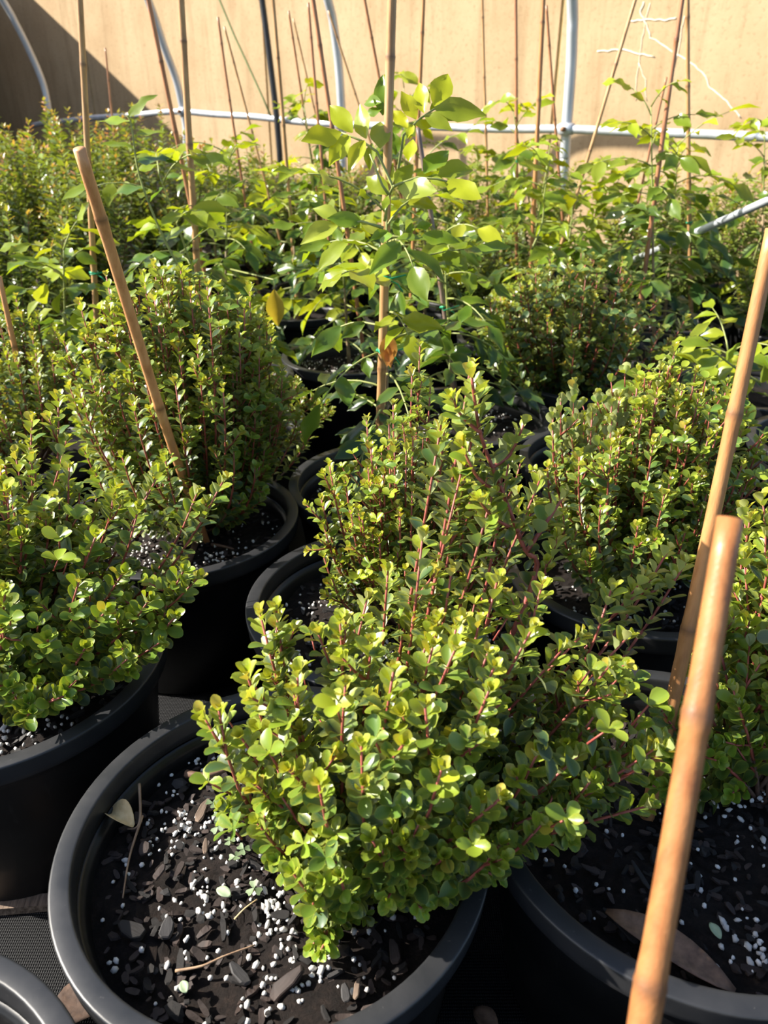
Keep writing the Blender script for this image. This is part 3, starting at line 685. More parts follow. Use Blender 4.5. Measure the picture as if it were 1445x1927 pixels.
# far left, half out of the frame
l2_key = K([(30, 560, 1.5), (20, 600, 1.45), (70, 590, 1.5), (60, 650, 1.42), (10, 660, 1.4), (100, 700, 1.45), (115, 740, 1.45), (40, 720, 1.4), (-10, 560, 1.5)])
shrub((-.76, 1.42), (-.74, 1.42), 'small upright shrub at the left edge with a thin stake in it', (-.74, 1.42, .50), (.15, .14, .17), l2_key, 44, .0175, 18, None, 350, up=.8)
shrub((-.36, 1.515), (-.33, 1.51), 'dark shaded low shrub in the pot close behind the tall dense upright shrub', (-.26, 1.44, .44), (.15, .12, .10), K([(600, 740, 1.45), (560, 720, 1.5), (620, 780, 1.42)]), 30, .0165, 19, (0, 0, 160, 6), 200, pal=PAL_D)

# ------------------------------------------------------------------ staked young trees with feather leaves
T_OLD = (0.034, 0.078, 0.032); T_MAT = (0.110, 0.190, 0.020); T_YNG = (0.38, 0.44, 0.020)
def compound(rs, leaves, stems, p0, az, el, ln, nl, LL, col, droop):
    d = Vector((math.cos(az) * math.cos(el), math.sin(az) * math.cos(el), math.sin(el)))
    pts = [p0]; n = 6
    for i in range(n):
        d = (d + Vector((0, 0, -droop / n))).normalized(); pts.append(pts[-1] + d * (ln / n))
    stems.tube(pts, [.0022, .002, .0018, .0016, .0014, .0012, .0009], 5)
    side = d.cross(Vector((0, 0, 1)))
    side = side.normalized() if side.length > .05 else Vector((1, 0, 0))
    for k in range(nl):
        f = .30 + .70 * k / max(1, nl - 1); i = min(n - 1, int(f * n)); q = pts[i].lerp(pts[i + 1], f * n - i) if i < n else pts[-1]
        tg = (pts[i + 1] - pts[i]).normalized()
        if k == nl - 1: dd = tg
        else: dd = (tg * rs.uniform(.35, .8) + side * (1 if k % 2 else -1) + Vector((0, 0, rs.uniform(-.65, .2)))).normalized()
        nn = Vector((rs.gauss(0, .5), rs.gauss(-.3, .5), .85)) + SUN_DIR * .2
        leaves.append((q, dd, nn, LL * rs.uniform(.75, 1.15) * (.8 if k == 0 else 1), jit(col, rs, .22)))
def tree(loc, label, top, n, LL, seed, zlow=None, tint=.3, spread=1.0, trunk0=None, group=None, extra=None, near=None, arch=None, cap=300):
    rs = random.Random(seed); loc = Vector((loc[0], loc[1], GZ)); top = Vector(top)
    t = thing('potted_tree', loc, label, 'tree', group or 'staked young trees in black pots')
    pot_into(t, near, seed, rs.uniform(0, 6))
    b0 = Vector((trunk0[0], trunk0[1], SOIL_Z)) if trunk0 else Vector((loc.x + rs.uniform(-.03, .03), loc.y + rs.uniform(-.02, .04), SOIL_Z))
    zl = zlow if zlow is not None else SOIL_Z + .08
    cpt = b0.lerp(top, .5) + Vector((rs.gauss(0, .012), rs.gauss(0, .012), 0))
    path = bez(b0, cpt, top, 12)
    tr = MB(); st = MB(); leaves = []
    tr.tube(path[:7], [.0062 - .0005 * i for i in range(7)], 7); st.tube(path[6:], [.0034 - .0004 * i for i in range(6)], 6)
    az = rs.uniform(0, 6.28)
    n = int(n * 1.6); LL = LL * 1.12
    for k in range(n):
        f = max(0, (k + rs.uniform(-.3, .3)) / max(1, n - 1)) ** 1.15; f = min(1, max(0, f))
        z = zl + (top.z - zl) * f; tt = (z - b0.z) / max(.05, top.z - b0.z); i = min(10, max(0, int(tt * 11))); p = path[i].lerp(path[i + 1], tt * 11 - i)
        az += 2.4 + rs.uniform(-.4, .4)
        el = .25 + .65 * f * f + rs.uniform(-.2, .2)
        col = mixc(T_OLD, T_MAT, min(1, .1 + f * 1.3 + rs.uniform(-.25, .25))); col = mixc(col, T_YNG, max(0, min(1, (f - .55) * 1.6 + tint - .3 + rs.uniform(-.2, .2))))
        if rs.random() < .16: col = mixc(col, T_YNG, rs.uniform(.4, .9))
        compound(rs, leaves, st, p, az, el, rs.uniform(.11, .19) * spread * (1 - .25 * f), rs.choice((4, 5, 6, 7)), LL * (1 - .12 * f), col, rs.uniform(.5, 1.3))
    if extra: extra(rs, leaves, st, path)
    if arch: arch(rs, leaves, st, path)
    tr.v = [tuple(Vector(v) - loc) for v in tr.v]; st.v = [tuple(Vector(v) - loc) for v in st.v]
    tr.build('trunk', M_TRUNK, t); st.build('leaf_stalks', M_GSTEM, t)
    PLANTS.append(dict(root=t, base=tuple(loc), kind='tree', cap=cap, leaves=leaves)); return t

Y0 = 1.22
def central_extra(rs, leaves, st, path):
    def q(x, y): return 560 + x / 4.014, 130 + y / 4.014
    def P(x, y, Y): u, v = q(x, y); return atY(u, v, Y)
    bright = (.46, .50, .02); deep = (.25, .32, .02); olive = (.34, .40, .05); green = (.15, .25, .02)
    for pts, Y in (([(690, 950), (720, 890), (600, 625), (480, 540), (330, 480)], Y0), ([(720, 890), (760, 760), (800, 500), (930, 370), (1035, 300)], Y0 + .05), ([(690, 950), (640, 880), (545, 640)], Y0 - .03),
                   ([(720, 890), (760, 870), (900, 820), (1050, 830), (1130, 850)], Y0 - .01), ([(655, 1150), (690, 950)], Y0), ([(650, 1200), (480, 1150), (330, 1180)], Y0 - .03), ([(650, 1260), (770, 1270), (930, 1260)], Y0)):
        pp = [P(x, y, Y) for x, y in pts]; st.tube(pp, [.0026 - .0012 * i / (len(pp) - 1) for i in range(len(pp))], 6)
    # base x,y  tip x,y  tone  depth at base, depth step to the tip
    for (bx, by, tx, ty, col, dy, sl) in (
        (330, 480, 40, 555, bright, 0, -.03), (415, 480, 245, 262, bright, .02, .02), (520, 525, 450, 265, olive, .03, .02), (390, 500, 245, 712, bright, 0, -.03), (505, 540, 388, 730, bright, -.01, -.03), (565, 560, 530, 745, deep, .02, -.01),
        (622, 600, 626, 355, olive, .02, .03), (645, 350, 640, 50, green, .12, .03), (632, 255, 490, 240, green, .12, .02), (640, 300, 500, 330, green, .12, 0), (1030, 280, 1140, 15, bright, .05, .03), (955, 330, 905, 88, bright, .05, .03), (1035, 300, 1400, 315, deep, .04, -.02),
        (1050, 310, 1268, 357, deep, .05, -.02), (895, 380, 790, 185, bright, .05, .02), (960, 350, 1150, 430, deep, .04, -.03), (835, 450, 720, 315, bright, .05, .02), (890, 420, 1030, 405, bright, .04, 0), (870, 420, 830, 515, bright, .04, -.02), (1000, 310, 1120, 265, deep, .06, .02),
        (760, 892, 1042, 930, olive, -.01, -.03), (955, 790, 1130, 585, green, .02, .03), (1060, 810, 1325, 715, deep, .02, .02), (1120, 850, 1375, 985, bright, 0, -.03), (740, 880, 862, 705, deep, .02, .02), (685, 950, 515, 785, deep, .01, .02), (680, 960, 648, 1042, deep, 0, -.02),
        (755, 905, 880, 905, deep, 0, -.01), (740, 650, 725, 480, green, .08, .02), (840, 695, 860, 520, bright, .07, .02), (1000, 830, 1110, 870, deep, .01, -.02), (700, 870, 690, 700, olive, .03, .02), (900, 800, 1020, 790, bright, .03, 0),
        (320, 1140, 125, 1030, olive, -.02, .01), (480, 1155, 245, 1115, green, -.03, -.01), (310, 1175, 35, 1275, olive, -.03, -.02), (335, 1300, 265, 1180, green, -.02, .02), (620, 1255, 480, 1130, olive, -.02, .01), (770, 1285, 750, 1110, green, .01, .02), (845, 1270, 855, 1150, green, .02, .02),
        (620, 1300, 722, 1255, (.16, .30, .03), -.04, -.02), (935, 1265, 1190, 1265, green, .01, -.02), (480, 1150, 380, 1090, green, -.01, .01), (900, 1200, 1010, 1160, green, .03, .01), (690, 1230, 560, 1270, green, -.02, -.02)):
        a = P(bx, by, Y0 + dy); b = P(tx, ty, Y0 + dy + sl); d = b - a
        nn = Vector((rs.gauss(0, .25), -.95 + rs.gauss(0, .2), .45)) + SUN_DIR * .25
        leaves.append((a, d.normalized(), nn, d.length * 1.06, jit(col, rs, .1)))
    for (u, v, u2, v2) in ((733, 628, 728, 690), (722, 650, 738, 688), (730, 640, 735, 672)):      # dead orange leaflets hanging at the tie
        a = atY(u, v, 1.24); d = atY(u2, v2, 1.22) - a; leaves.append((a, d.normalized(), Vector((rs.gauss(0, .4), -1, .1)), d.length, (.50, .21, .05)))
tr0 = (-.005, 1.275)
tree((.022, 1.247), 'tall bright yellow-green feather-leaved tree tied to the central stake', atY(727, 400, Y0 + .02), 13, .062, 101, zlow=SOIL_Z + .12, tint=.05, spread=1.1, trunk0=tr0, extra=central_extra, near=(0, 40, 220, 8))
def hang_leaf(u, v, u2, v2, Y, col, nrm=(0, -1, .2)):
    def f(rs, leaves, st, path):
        a = atY(u, v, Y); d = atY(u2, v2, Y) - a; st.tube([path[5], a + Vector((0, 0, .02)), a], [.002, .0015, .001], 5); leaves.append((a, d.normalized(), Vector(nrm), d.length, col))
    return f
def px_arch(pts, Y, LL, cols, nl=9):
    def f(rs, leaves, st, path):
        pp = smooth_path([atY(u, v, Y) for u, v in pts], 4); st.tube(pp, [.003 - .0018 * i / len(pp) for i in range(len(pp))], 5)
        for k in range(nl):
            i = int((k + .6) / nl * (len(pp) - 2)); q = pp[i]; tg = (pp[i + 1] - q).normalized(); sd = tg.cross(Vector((0, 1, .3))).normalized()
            d = (tg * .5 + sd * (1 if k % 2 else -1) * .9 + Vector((0, rs.uniform(-.4, .3), -.25))).normalized()
            leaves.append((q, d, Vector((rs.gauss(0, .3), -.4, 1)), LL * rs.uniform(.8, 1.15), jit(rs.choice(cols), rs)))
    return f
G1 = (.10, .19, .03); G2 = (.20, .29, .035); G3 = (.32, .40, .04); G4 = (.05, .10, .045)
tree((.19, 1.62), 'low leafy tree tied to a short dark stake, right of the central tree', atY(835, 440, 1.70), 15, .066, 102, tint=.0, spread=1.1, near=(0, 30, 220, 8), trunk0=(.175, 1.70))
tree((-.10, 2.12), 'leafy tree in the sunlit pot left of the central stake', atY(640, 400, 2.15), 16, .070, 103, tint=.12, spread=1.25, near=(0, 0, 240, 9))
tree((.124, 2.63), 'leafy tree behind the central tree with a straight stake', atY(800, 300, 2.60), 15, .072, 104, tint=.15, spread=1.2, near=(0, 0, 160, 9))
tree((1.0, 2.59), 'tall tree with glossy drooping leaves beside the right vertical stake', atY(1275, 275, 2.52), 15, .085, 105, tint=.25, spread=1.25, near=(0, 0, 160, 9), zlow=.5)
tree((-.44, 1.91), 'arching tree with hanging glossy leaves between two left stakes', atY(300, 330, 1.80), 14, .072, 106, tint=.1, spread=1.15,
     arch=px_arch([(345, 520), (300, 430), (262, 330), (248, 240), (238, 215)], 1.72, .075, [G1, G2, G3], 11))
tree((-.83, 1.83), 'tree with yellowish leaves low at the left edge by a tall stake', atY(120, 470, 1.75), 12, .068, 107, tint=.2, arch=px_arch([(150, 620), (100, 580), (60, 555)], 1.65, .070, [G2, G3, G1], 6))
tree((-.53, 2.32), 'glossy tree with one hanging yellow-brown leaf, left of centre', atY(430, 290, 2.3), 16, .070, 108, tint=.1, spread=1.2, extra=hang_leaf(516, 545, 521, 618, 1.55, (.34, .27, .05)), near=(0, 0, 120, 6))
tree((-.31, 2.75), 'leafy tree behind the left-of-centre shrubs with a leaning tan stake', atY(535, 330, 2.7), 14, .075, 109, tint=.2, spread=1.2)
tree((.43, 2.33), 'tree with pale yellow leaves beside a long leaning stake, right of centre', atY(1030, 310, 2.3), 16, .072, 110, tint=.35, spread=1.15, near=(0, 0, 160, 8), arch=px_arch([(1000, 470), (1020, 420), (1025, 360), (1035, 300)], 2.22, .075, [G3, (.45, .5, .06), G2], 8))
tree((.71, 3.09), 'tree with crown against the wall above the rail, right of centre', atY(965, 205, 3.0), 15, .080, 111, tint=.2, spread=1.2)
tree((.82, 2.20), 'tree with light green crown left of the right crossing stakes', atY(1225, 200, 2.25), 17, .068, 112, tint=.3, spread=1.1, zlow=.45)
tree((.61, 2.70), 'broad leafy tree at the foot of the long slanting stake', atY(1080, 360, 2.8), 14, .078, 113, tint=.1, spread=1.2)
tree((1.47, 2.82), 'tree reaching in from the right edge against the wall', atY(1440, 225, 2.85), 16, .080, 114, tint=.2, spread=1.3)
tree((.95, 1.83), 'low seedling tree with bright yellow-green leaves near the right thick stake', atY(1370, 660, 1.72), 9, .062, 115, tint=.45, zlow=.42, arch=px_arch([(1430, 720), (1380, 690), (1330, 650), (1300, 625)], 1.62, .06, [G3, G2], 9))
tree((-.27, 3.18), 'slender tree rising above the rail beside several thin stakes', atY(572, 195, 3.3), 15, .078, 116, tint=.1)
tree((.11, 3.34), 'slender tree whose dark crown shows just above the central tree', atY(760, 165, 3.2), 16, .078, 117, tint=.1, zlow=.45)
tree((.42, 3.60), 'small tree far back in the middle below the rail', atY(900, 285, 3.5), 13, .080, 118, tint=.2)
tree((-.63, 3.0), 'dark glossy tree behind the arching left tree', atY(400, 300, 3.0), 14, .080, 119, tint=.0, spread=1.2)
tree((.81, 3.49), 'yellowish tree in the back row behind the right crossing stakes', atY(1170, 330, 3.1), 13, .080, 120, tint=.35)
shade = thing('potted_tree', (.975, 1.43, GZ), 'black pot cut by the right edge with a thin seedling in it', 'tree', 'staked young trees in black pots')
pot_into(shade, (0, 0, 160, 8), 121)
mb = MB(); mb.tube([(0.05, 0, SOIL_Z - GZ), (.06, 0, .45 - GZ), (.09, .02, .60 - GZ)], [.004, .003, .001], 6); mb.build('trunk', M_TRUNK, shade)
lv = []
compound(random.Random(4), lv, MB(), Vector((1.05, 1.46, .6)), .3, .4, .12, 6, .06, G1, .8)
PLANTS.append(dict(root=shade, base=(.975, 1.43, GZ), kind='tree', cap=50, leaves=lv))
r2 = tree((.47, 1.345), 'bare-looking low tree hidden behind the pale-leaved shrub', atY(1230, 700, 1.40), 7, .055, 122, tint=.0, spread=.8, near=(0, 0, 160, 6))

# ------------------------------------------------------------------ hedge plants in the back rows
H_OLD = (0.065, 0.105, 0.032); H_MAT = (0.190, 0.260, 0.038); H_YNG = (0.38, 0.42, 0.06); H_PINK = (0.52, 0.20, 0.13)
def hedge(loc, top, R, n, label, seed, LL=.036, pink=.25, cap=60):
    rs = random.Random(seed); loc = Vector((loc[0], loc[1], GZ))
    top += .05; n = int(n * 1.25)
    t = thing('potted_hedge_plant', loc, label, 'shrub', 'small-leaved hedge plants in the back rows'); pot_into(t, None, seed)
    b0 = Vector((loc.x, loc.y, SOIL_Z)); leaves = []; br = MB(); h = top - SOIL_Z
    for k in range(n):
        a = rs.uniform(0, 6.283); r = R * math.sqrt(rs.random()) ; z = SOIL_Z + h * (rs.uniform(.42, 1.0) if k % 3 else rs.uniform(.8, 1.02)) * (1 - .22 * (r / R) ** 2)
        tip = Vector((loc.x + r * math.cos(a), loc.y + r * math.sin(a), z)); c = b0 + Vector(((tip - b0).x * .7, (tip - b0).y * .7, (z - SOIL_Z) * .35))
        path = bez(b0, c, tip, 8); br.tube(path, [.003 - .0003 * i for i in range(8)], 4, cap=False)
        tot = sum((path[i + 1] - path[i]).length for i in range(7)); s = .30; phi = rs.uniform(0, 6)
        while s < 1:
            i = min(6, int(s * 7)); p = path[i].lerp(path[i + 1], s * 7 - i); tg = (path[i + 1] - path[i]).normalized(); o = tg.orthogonal().normalized(); b = tg.cross(o); phi += 1.57 + rs.uniform(-.4, .4)
            for kk_ in (0, 1):
                ph = phi + kk_ * math.pi; d = (tg * .6 + o * math.cos(ph) + b * math.sin(ph)); d.normalize()
                age = math.exp(-(1 - s) * tot / .05); c_ = mixc(H_OLD, H_MAT, min(1, .3 + age + rs.uniform(-.2, .3))); c_ = mixc(c_, H_YNG, max(0, age - .35) * rs.uniform(.4, 1.2))
                if 1 - s < .05 and rs.random() < pink: c_ = mixc(c_, H_PINK, rs.uniform(.4, 1))
                leaves.append((p, d, tg * .5 + Vector((rs.gauss(0, .35), rs.gauss(0, .35), .6)) + SUN_DIR * .5, LL * rs.uniform(.7, 1.15) * (.6 if 1 - s < .05 else 1), jit(c_, rs, .2)))
            s += rs.uniform(.022, .034) * .40 / max(tot, .2)
        for _ in range(4):
            d = Vector((rs.gauss(0, .6), rs.gauss(0, .6), 1)).normalized(); leaves.append((tip, d, Vector((d.x, d.y, .2)) * -1 + Vector((0, 0, .8)), LL * rs.uniform(.35, .7), jit(mixc(H_YNG, H_PINK, rs.random() * (1 if rs.random() < pink * 1.6 else .2)), rs)))
    br.v = [tuple(Vector(v) - loc) for v in br.v]; br.build('branches', M_WOODSTEM, t)
    PLANTS.append(dict(root=t, base=tuple(loc), kind='hedge', cap=cap, leaves=leaves))
HL = [((-1.13, 2.22), .80, 'dark small-leaved hedge plant at the left edge, nearest of the back rows'), ((-1.02, 2.66), .90, 'small-leaved hedge plant behind the tall left stake'), ((-1.43, 2.72), .95, 'small-leaved hedge plant at the left edge, second from the front'),
      ((-1.22, 3.12), .99, 'pink-tipped hedge plant left of the tall left stake'), ((-1.62, 3.18), 1.00, 'pink-tipped hedge plant cut by the left edge, third from the front'), ((-.98, 3.52), 1.00, 'pink-tipped hedge plant between the two tall left stakes'),
      ((-1.42, 3.60), 1.03, 'pink-tipped hedge plant below the leftmost hoop'), ((-1.84, 3.66), 1.04, 'pink-tipped hedge plant at the left edge under the shaded wall'), ((-1.18, 4.02), 1.07, 'tallest pink-tipped hedge plant against the slanting shade on the wall'),
      ((-1.62, 4.12), 1.05, 'pink-tipped hedge plant beside the foot of the leftmost hoop'), ((-2.06, 4.18), 1.02, 'hedge plant farthest left in the back row'), ((-.77, 4.06), .94, 'hedge plant under the rail left of the black post'),
      ((-.37, 3.99), .86, 'hedge plant under the rail by the foot of the black post'), ((.04, 3.98), .83, 'hedge plant under the rail below the central hoop'), ((.42, 4.13), .83, 'hedge plant under the rail right of the central tree'),
      ((.75, 3.89), .82, 'brown-tipped hedge plant left of the right hoop'), ((1.22, 3.50), .80, 'brown-tipped hedge plant right of the right hoop'), ((1.53, 3.24), .79, 'brown-tipped hedge plant under the rail near the right edge'), ((1.85, 2.98), .80, 'brown-tipped hedge plant in the back row cut by the right edge'), ((1.37, 2.43), .60, 'low dark hedge plant at the right edge under the loose pipe'),
      ((-.58, 3.60), .86, 'hedge plant behind the pair of thin stakes by the green rope'), ((-.17, 3.63), .80, 'hedge plant behind the long reddish stake near the central hoop'), ((1.12, 3.02), .74, 'brown-tipped hedge plant behind the right crossing stakes'), ((.32, 2.99), .68, 'low hedge plant between the central tree and the reddish upright stake')]
for i, (xy, top, lab) in enumerate(HL):
    hedge(xy, top, .25 if i < 12 else .29, 30 if i < 12 else 36, lab, 300 + i, pink=.45 if 3 <= i < 11 else .2, LL=.041 if i < 12 else .038)

# the pot at the bottom left corner, the pot that holds the near stake
def bare_pot(loc, label, seed, near):
    t = thing('plant_pot', (*loc, GZ), label, 'pot', 'black pots without a visible plant'); pot_into(t, near, seed); return t
bare_pot((-.37, .17), 'black pot cut by the bottom left corner with a worn pale inner rim', 41, (60, 60, 160, 6))
bare_pot((.10, .045), 'black pot below the frame that holds the nearest blurred stake', 42, None)

# ------------------------------------------------------------------ bamboo stakes
def stake(u0, v0, u1, v1, Y0_, Y1_, dia, mat, label, seed, ties=(), down=True, up=.45, zend=.24, pts=None, marks=(), taper=.8):
    rs = random.Random(seed)
    a, b = pts if pts else (atY(u0, v0, Y0_), atY(u1, v1, Y1_))
    d = (b - a).normalized()
    if v0 <= 0: a = a - d * up
    q = b + d * ((b.z - .33) / max(.05, -d.z))
    if down and min(math.hypot(q.x - x, q.y - y) for x, y in POTS) > .165: zend = GZ + .002
    if down: b = b + d * ((b.z - zend) / max(.05, -d.z))
    L = (b - a).length; n = max(8, int(L / .02)); P = []; R = []; mk = []
    s = rs.uniform(.05, .16); nodes = []
    while s < L: nodes.append(s); s += rs.uniform(.16, .27)
    if pts is None and v0 > 0: nodes = [x for x in nodes if x > .05]
    if marks:
        mk_s = [min((k * .004 for k in range(int(L / .004))), key=lambda q: abs(proj_v(a + d * q) - m_)) for m_ in marks]
        nodes = sorted([x for x in nodes if all(abs(x - q) > .09 for q in mk_s)] + mk_s)
    ss = sorted(set([i / n * L for i in range(n + 1)] + [x + o for x in nodes for o in (-.006, -.003, 0, .0035, .007) if 0 < x + o < L]))
    ax = d.orthogonal().normalized(); ay = d.cross(ax); w1, w2, ph = rs.uniform(.001, .004), rs.uniform(.001, .004), rs.uniform(0, 6)
    for s in ss:
        r = dia / 2 * (taper + (1 - taper) * s / L); m = 0.0
        for x in nodes:
            q = s - x
            if abs(q) < .0075:
                r *= 1 + (.16 if abs(q) < .0015 else .06 if q < 0 else .10); m = max(m, 1 - abs(q) / .0075)
        k = math.sin(math.pi * s / L)
        P.append(d * s + ax * (w1 * math.sin(3 * s + ph) * k) + ay * (w2 * math.sin(2.3 * s + ph * 2) * k)); R.append(r); mk.append(m * .75)
    mb = MB(); sides = 14 if dia > .0125 else 9; mb.tube(P, R, sides)
    o = mb.build('bamboo_stake', mat, None, a); at = o.data.attributes.new('node_mark', 'FLOAT', 'POINT')
    at.data.foreach_set('value', np.repeat(np.array(mk), sides)); tag(o, label, 'stake', 'bamboo stakes')
    for tz in ties:     # green plant ties given as picture heights along the stake
        s = min(range(len(P)), key=lambda i: abs(proj_v(a + P[i]) - tz)); p = P[s]; r = R[s] + .002
        T = MB(); ring = [p + (ax * math.cos(k * .6283) + ay * math.sin(k * .6283)) * r + d * .001 * math.sin(k) for k in range(11)]
        T.tube(ring, .0026, 6); T.tube([p + ax * r, p + ax * (r + .012) + Vector((.012, -.004, -.004)), p + Vector((.035, -.008, .004))], .0014, 5); T.tube([p + ay * r, p + Vector((.022, -.012, -.010)), p + Vector((.030, -.012, -.022))], .0013, 5)
        tag(T.build('plant_tie', M_TIE, o), 'green plastic plant tie')
    return o
def proj_v(p):
    q = p - CAM; dep = q.y * CP - q.z * SP; return 963.5 - FPX * (q.y * SP + q.z * CP) / dep
B, BO, BR, BD = M_BAM, M_BAM_O, M_BAM_R, M_BAM_D
stake(150, 0, 178, 520, 1.80, 1.82, .0145, B, 'tall upright bamboo stake nearest the left edge, crossing the shaded wall', 1, ties=(512,))
stake(279, 0, 362, 400, 2.30, 2.34, .0135, BR, 'leaning reddish bamboo stake just left of the thick second-left stake', 2)
stake(342, 0, 372, 500, 1.88, 1.88, .0165, B, 'thick tan bamboo stake second from the left, in front of the hoop', 3, marks=(77, 392))
stake(410, 32, 442, 250, 3.00, 3.02, .0105, BR, 'thin bamboo stake with visible top, left one of a pair by the green rope', 4)
stake(422, 50, 480, 270, 3.30, 3.30, .0100, B, 'thin bamboo stake with visible top, right one of a pair by the green rope', 5)
stake(513, 0, 541, 350, 2.72, 2.74, .0130, B, 'tan bamboo stake just right of the black post', 6)
stake(543, 20, 578, 240, 3.30, 3.34, .0100, BR, 'thin stake with visible top, left of two close together right of the black post', 7)
stake(552, 35, 590, 200, 3.80, 3.80, .0095, B, 'thinnest stake with visible top, between the black post and central hoop', 8)
stake(580, 5, 612, 375, 3.05, 3.05, .0115, BR, 'thin reddish stake left of the longest reddish stake near the central hoop', 9)
stake(589, 0, 658, 480, 2.16, 2.18, .0125, BR, 'long leaning reddish stake ending in the sunlit pot left of centre', 10)
stake(618, 20, 672, 190, 3.70, 3.70, .0110, B, 'thin stake leaning right across the central hoop', 11)
stake(686, 0, 714, 150, 3.22, 3.25, .0120, BR, 'thin dark-tan stake behind and left of the central stake', 12)
stake(740, 0, 714, 775, 1.27, 1.25, .0155, B, 'thick central bamboo stake with green ties holding the tall tree', 13, ties=(515, 667), marks=(105,))
stake(796, 0, 780, 400, 2.62, 2.62, .0130, BO, 'orange-tan upright stake just right of the central stake', 14)
stake(786, 240, 852, 700, 1.74, 1.70, .0120, BD, 'short dark grey stake leaning right with its top among bright leaves', 15, ties=(582,), zend=.30)
stake(908, 0, 917, 400, 3.55, 3.55, .0120, B, 'pale thin upright stake between central stake and right stakes', 16)
stake(970, 0, 972, 450, 3.02, 3.02, .0130, BR, 'upright reddish stake in front of the tree crown right of centre', 17, ties=(300,))
stake(1022, 0, 1000, 480, 2.35, 2.33, .0140, BO, 'long orange-tan stake leaning left just left of the right hoop', 18)
stake(1028, 10, 1045, 240, 3.20, 3.22, .0120, BR, 'thin reddish stake beside the yellow wall joint', 19)
stake(1196, 0, 1060, 442, 2.82, 2.80, .0130, B, 'strongly slanting stake right of the right hoop', 20)
stake(1285, 0, 1215, 500, 2.25, 2.22, .0140, BR, 'left-leaning one of the two crossing stakes at right', 21)
stake(1294, 0, 1300, 580, 2.60, 2.58, .0150, B, 'vertical one of the two crossing stakes at right', 22, ties=(417,), marks=(162,))
stake(1254, 145, 1212, 335, 3.15, 3.15, .0110, BR, 'short thin stake behind the left-leaning crossing stake', 23)
stake(198, 90, 208, 185, 3.95, 3.95, .0100, BR, 'short thin stake in the shade on the wall far left', 24)
stake(149, 280, 380, 995, .86, 1.09, .0138, M_BAM_S, 'slanting orange stake with cut top leaning through the tall left shrub', 25, zend=.30, taper=.95, marks=(412,))
stake(-2, 520, 28, 668, 1.42, 1.42, .0120, M_BAM_S, 'thin orange stake at the left edge in the small upright shrub', 26)
stake(1455, 430, 1255, 1360, .64, .555, .0148, BO, 'long thick bamboo stake at right with a dark node, behind the nearest stake', 27, up=.2, zend=.29, marks=(775,))
na, nb = atD(1374, 975, .345), atD(1203, 1927, .335)
stake(0, 1, 0, 0, 0, 0, .0150, M_BAM_N, 'nearest blurred orange bamboo stake in the right foreground', 28, pts=(na, nb), zend=.30, taper=.80, marks=(1335, 1850))

# ------------------------------------------------------------------ litter in the pots and on the mat
def curled_leaf(name, mat, a, b, width, label, curl=.25, nrm=Vector((0, 0, 1)), sides=9, cat='leaf'):
    d = b - a; L = d.length; y = d.normalized(); z = (nrm - y * nrm.dot(y)).normalized(); x = y.cross(z); mb = MB(); vs = []; fs = []
    m = 5
    for i in range(sides):
        t = i / (sides - 1); hw = width / 2 * math.sin(math.pi * min(1, t * .96 + .02)) ** .7
        for k in range(m):
            q = (k - 2) / 2; vs.append(y * (t * L) + x * (q * hw) + z * (curl * hw * q * q * 1.6 + .15 * L * curl * math.sin(t * 4)))
    for i in range(sides - 1):
        for k in range(m - 1): fs.append((i * m + k, i * m + k + 1, (i + 1) * m + k + 1, (i + 1) * m + k))
    mb.add(vs, fs); o = mb.build(name, mat, None, a)
    md = o.modifiers.new('thickness', 'SOLIDIFY'); md.thickness = .0006
    return tag(o, label, cat)
def soil_pt(u, v, dz=.012): return atZ(u, v, SOIL_Z + dz)
curled_leaf('dry_leaf', M_DRY, soil_pt(204, 1530, .020), soil_pt(250, 1552, .022), .022, 'pale curled dry leaf on the soil at left of front pot', .7)
def twig(name, pts, r, mat, label, cat):
    P = [soil_pt(*p) for p in pts]; mb = MB(); mb.tube([p - P[0] for p in smooth_path(P, 4)], [r * (1 - .5 * i / (4 * (len(P) - 1))) for i in range(4 * (len(P) - 1) + 1)], 6)
    return tag(mb.build(name, mat, None, P[0]), label, cat)
twig('twig', [(262, 1475, .03), (264, 1530, .022), (258, 1556, .018), (240, 1560, .016)], .0016, M_TWIG, 'short curled orange twig beside the pale dry leaf', 'twig')
twig('twig', [(268, 1535, .02), (250, 1590, .015), (240, 1630, .013), (231, 1690, .012)], .0014, M_TWIG, 'long straight tan twig lying below the pale dry leaf', 'twig')
twig('twig', [(350, 1456, .016), (385, 1460, .018), (425, 1449, .018)], .0045, M_WOODSTEM, 'thick brown stick near the back rim of front pot', 'twig')
twig('twig', [(330, 1827, .012), (380, 1818, .014), (420, 1800, .014), (480, 1778, .012)], .0013, M_TWIG, 'thin brown twig lying near the front of front pot', 'twig')
twig('twig', [(441, 1730, .012), (460, 1710, .016), (484, 1692, .014)], .0009, M_DRY, 'very thin pale straw on the soil of front pot', 'twig')
twig('twig', [(352, 1060, .012), (365, 1030, .02), (372, 1012, .02)], .0065, M_WOODSTEM, 'bark stick on the soil of the pot with slanting orange stake', 'twig')
twig('twig', [(398, 1024, .012), (420, 1028, .014), (440, 1033, .012)], .003, M_WOODSTEM, 'thin bark stick on the soil beside the larger bark stick', 'twig')
def chunk(u, v, L, wd, rz, mat, label, seed, tilt=.15):
    L *= .62; wd *= .55
    rs = random.Random(seed); mb = MB(); vs, fs = chip_shape(rs, wd, L, wd * .35); mb.add(vs, fs)
    o = mb.build('wood_chunk', mat, None, soil_pt(u, v, .013), smooth=False); o.rotation_euler = (tilt, rs.uniform(-.2, .2), rz)
    b = o.modifiers.new('bevel', 'BEVEL'); b.width = .0008; b.segments = 1
    return tag(o, label, 'wood chip')
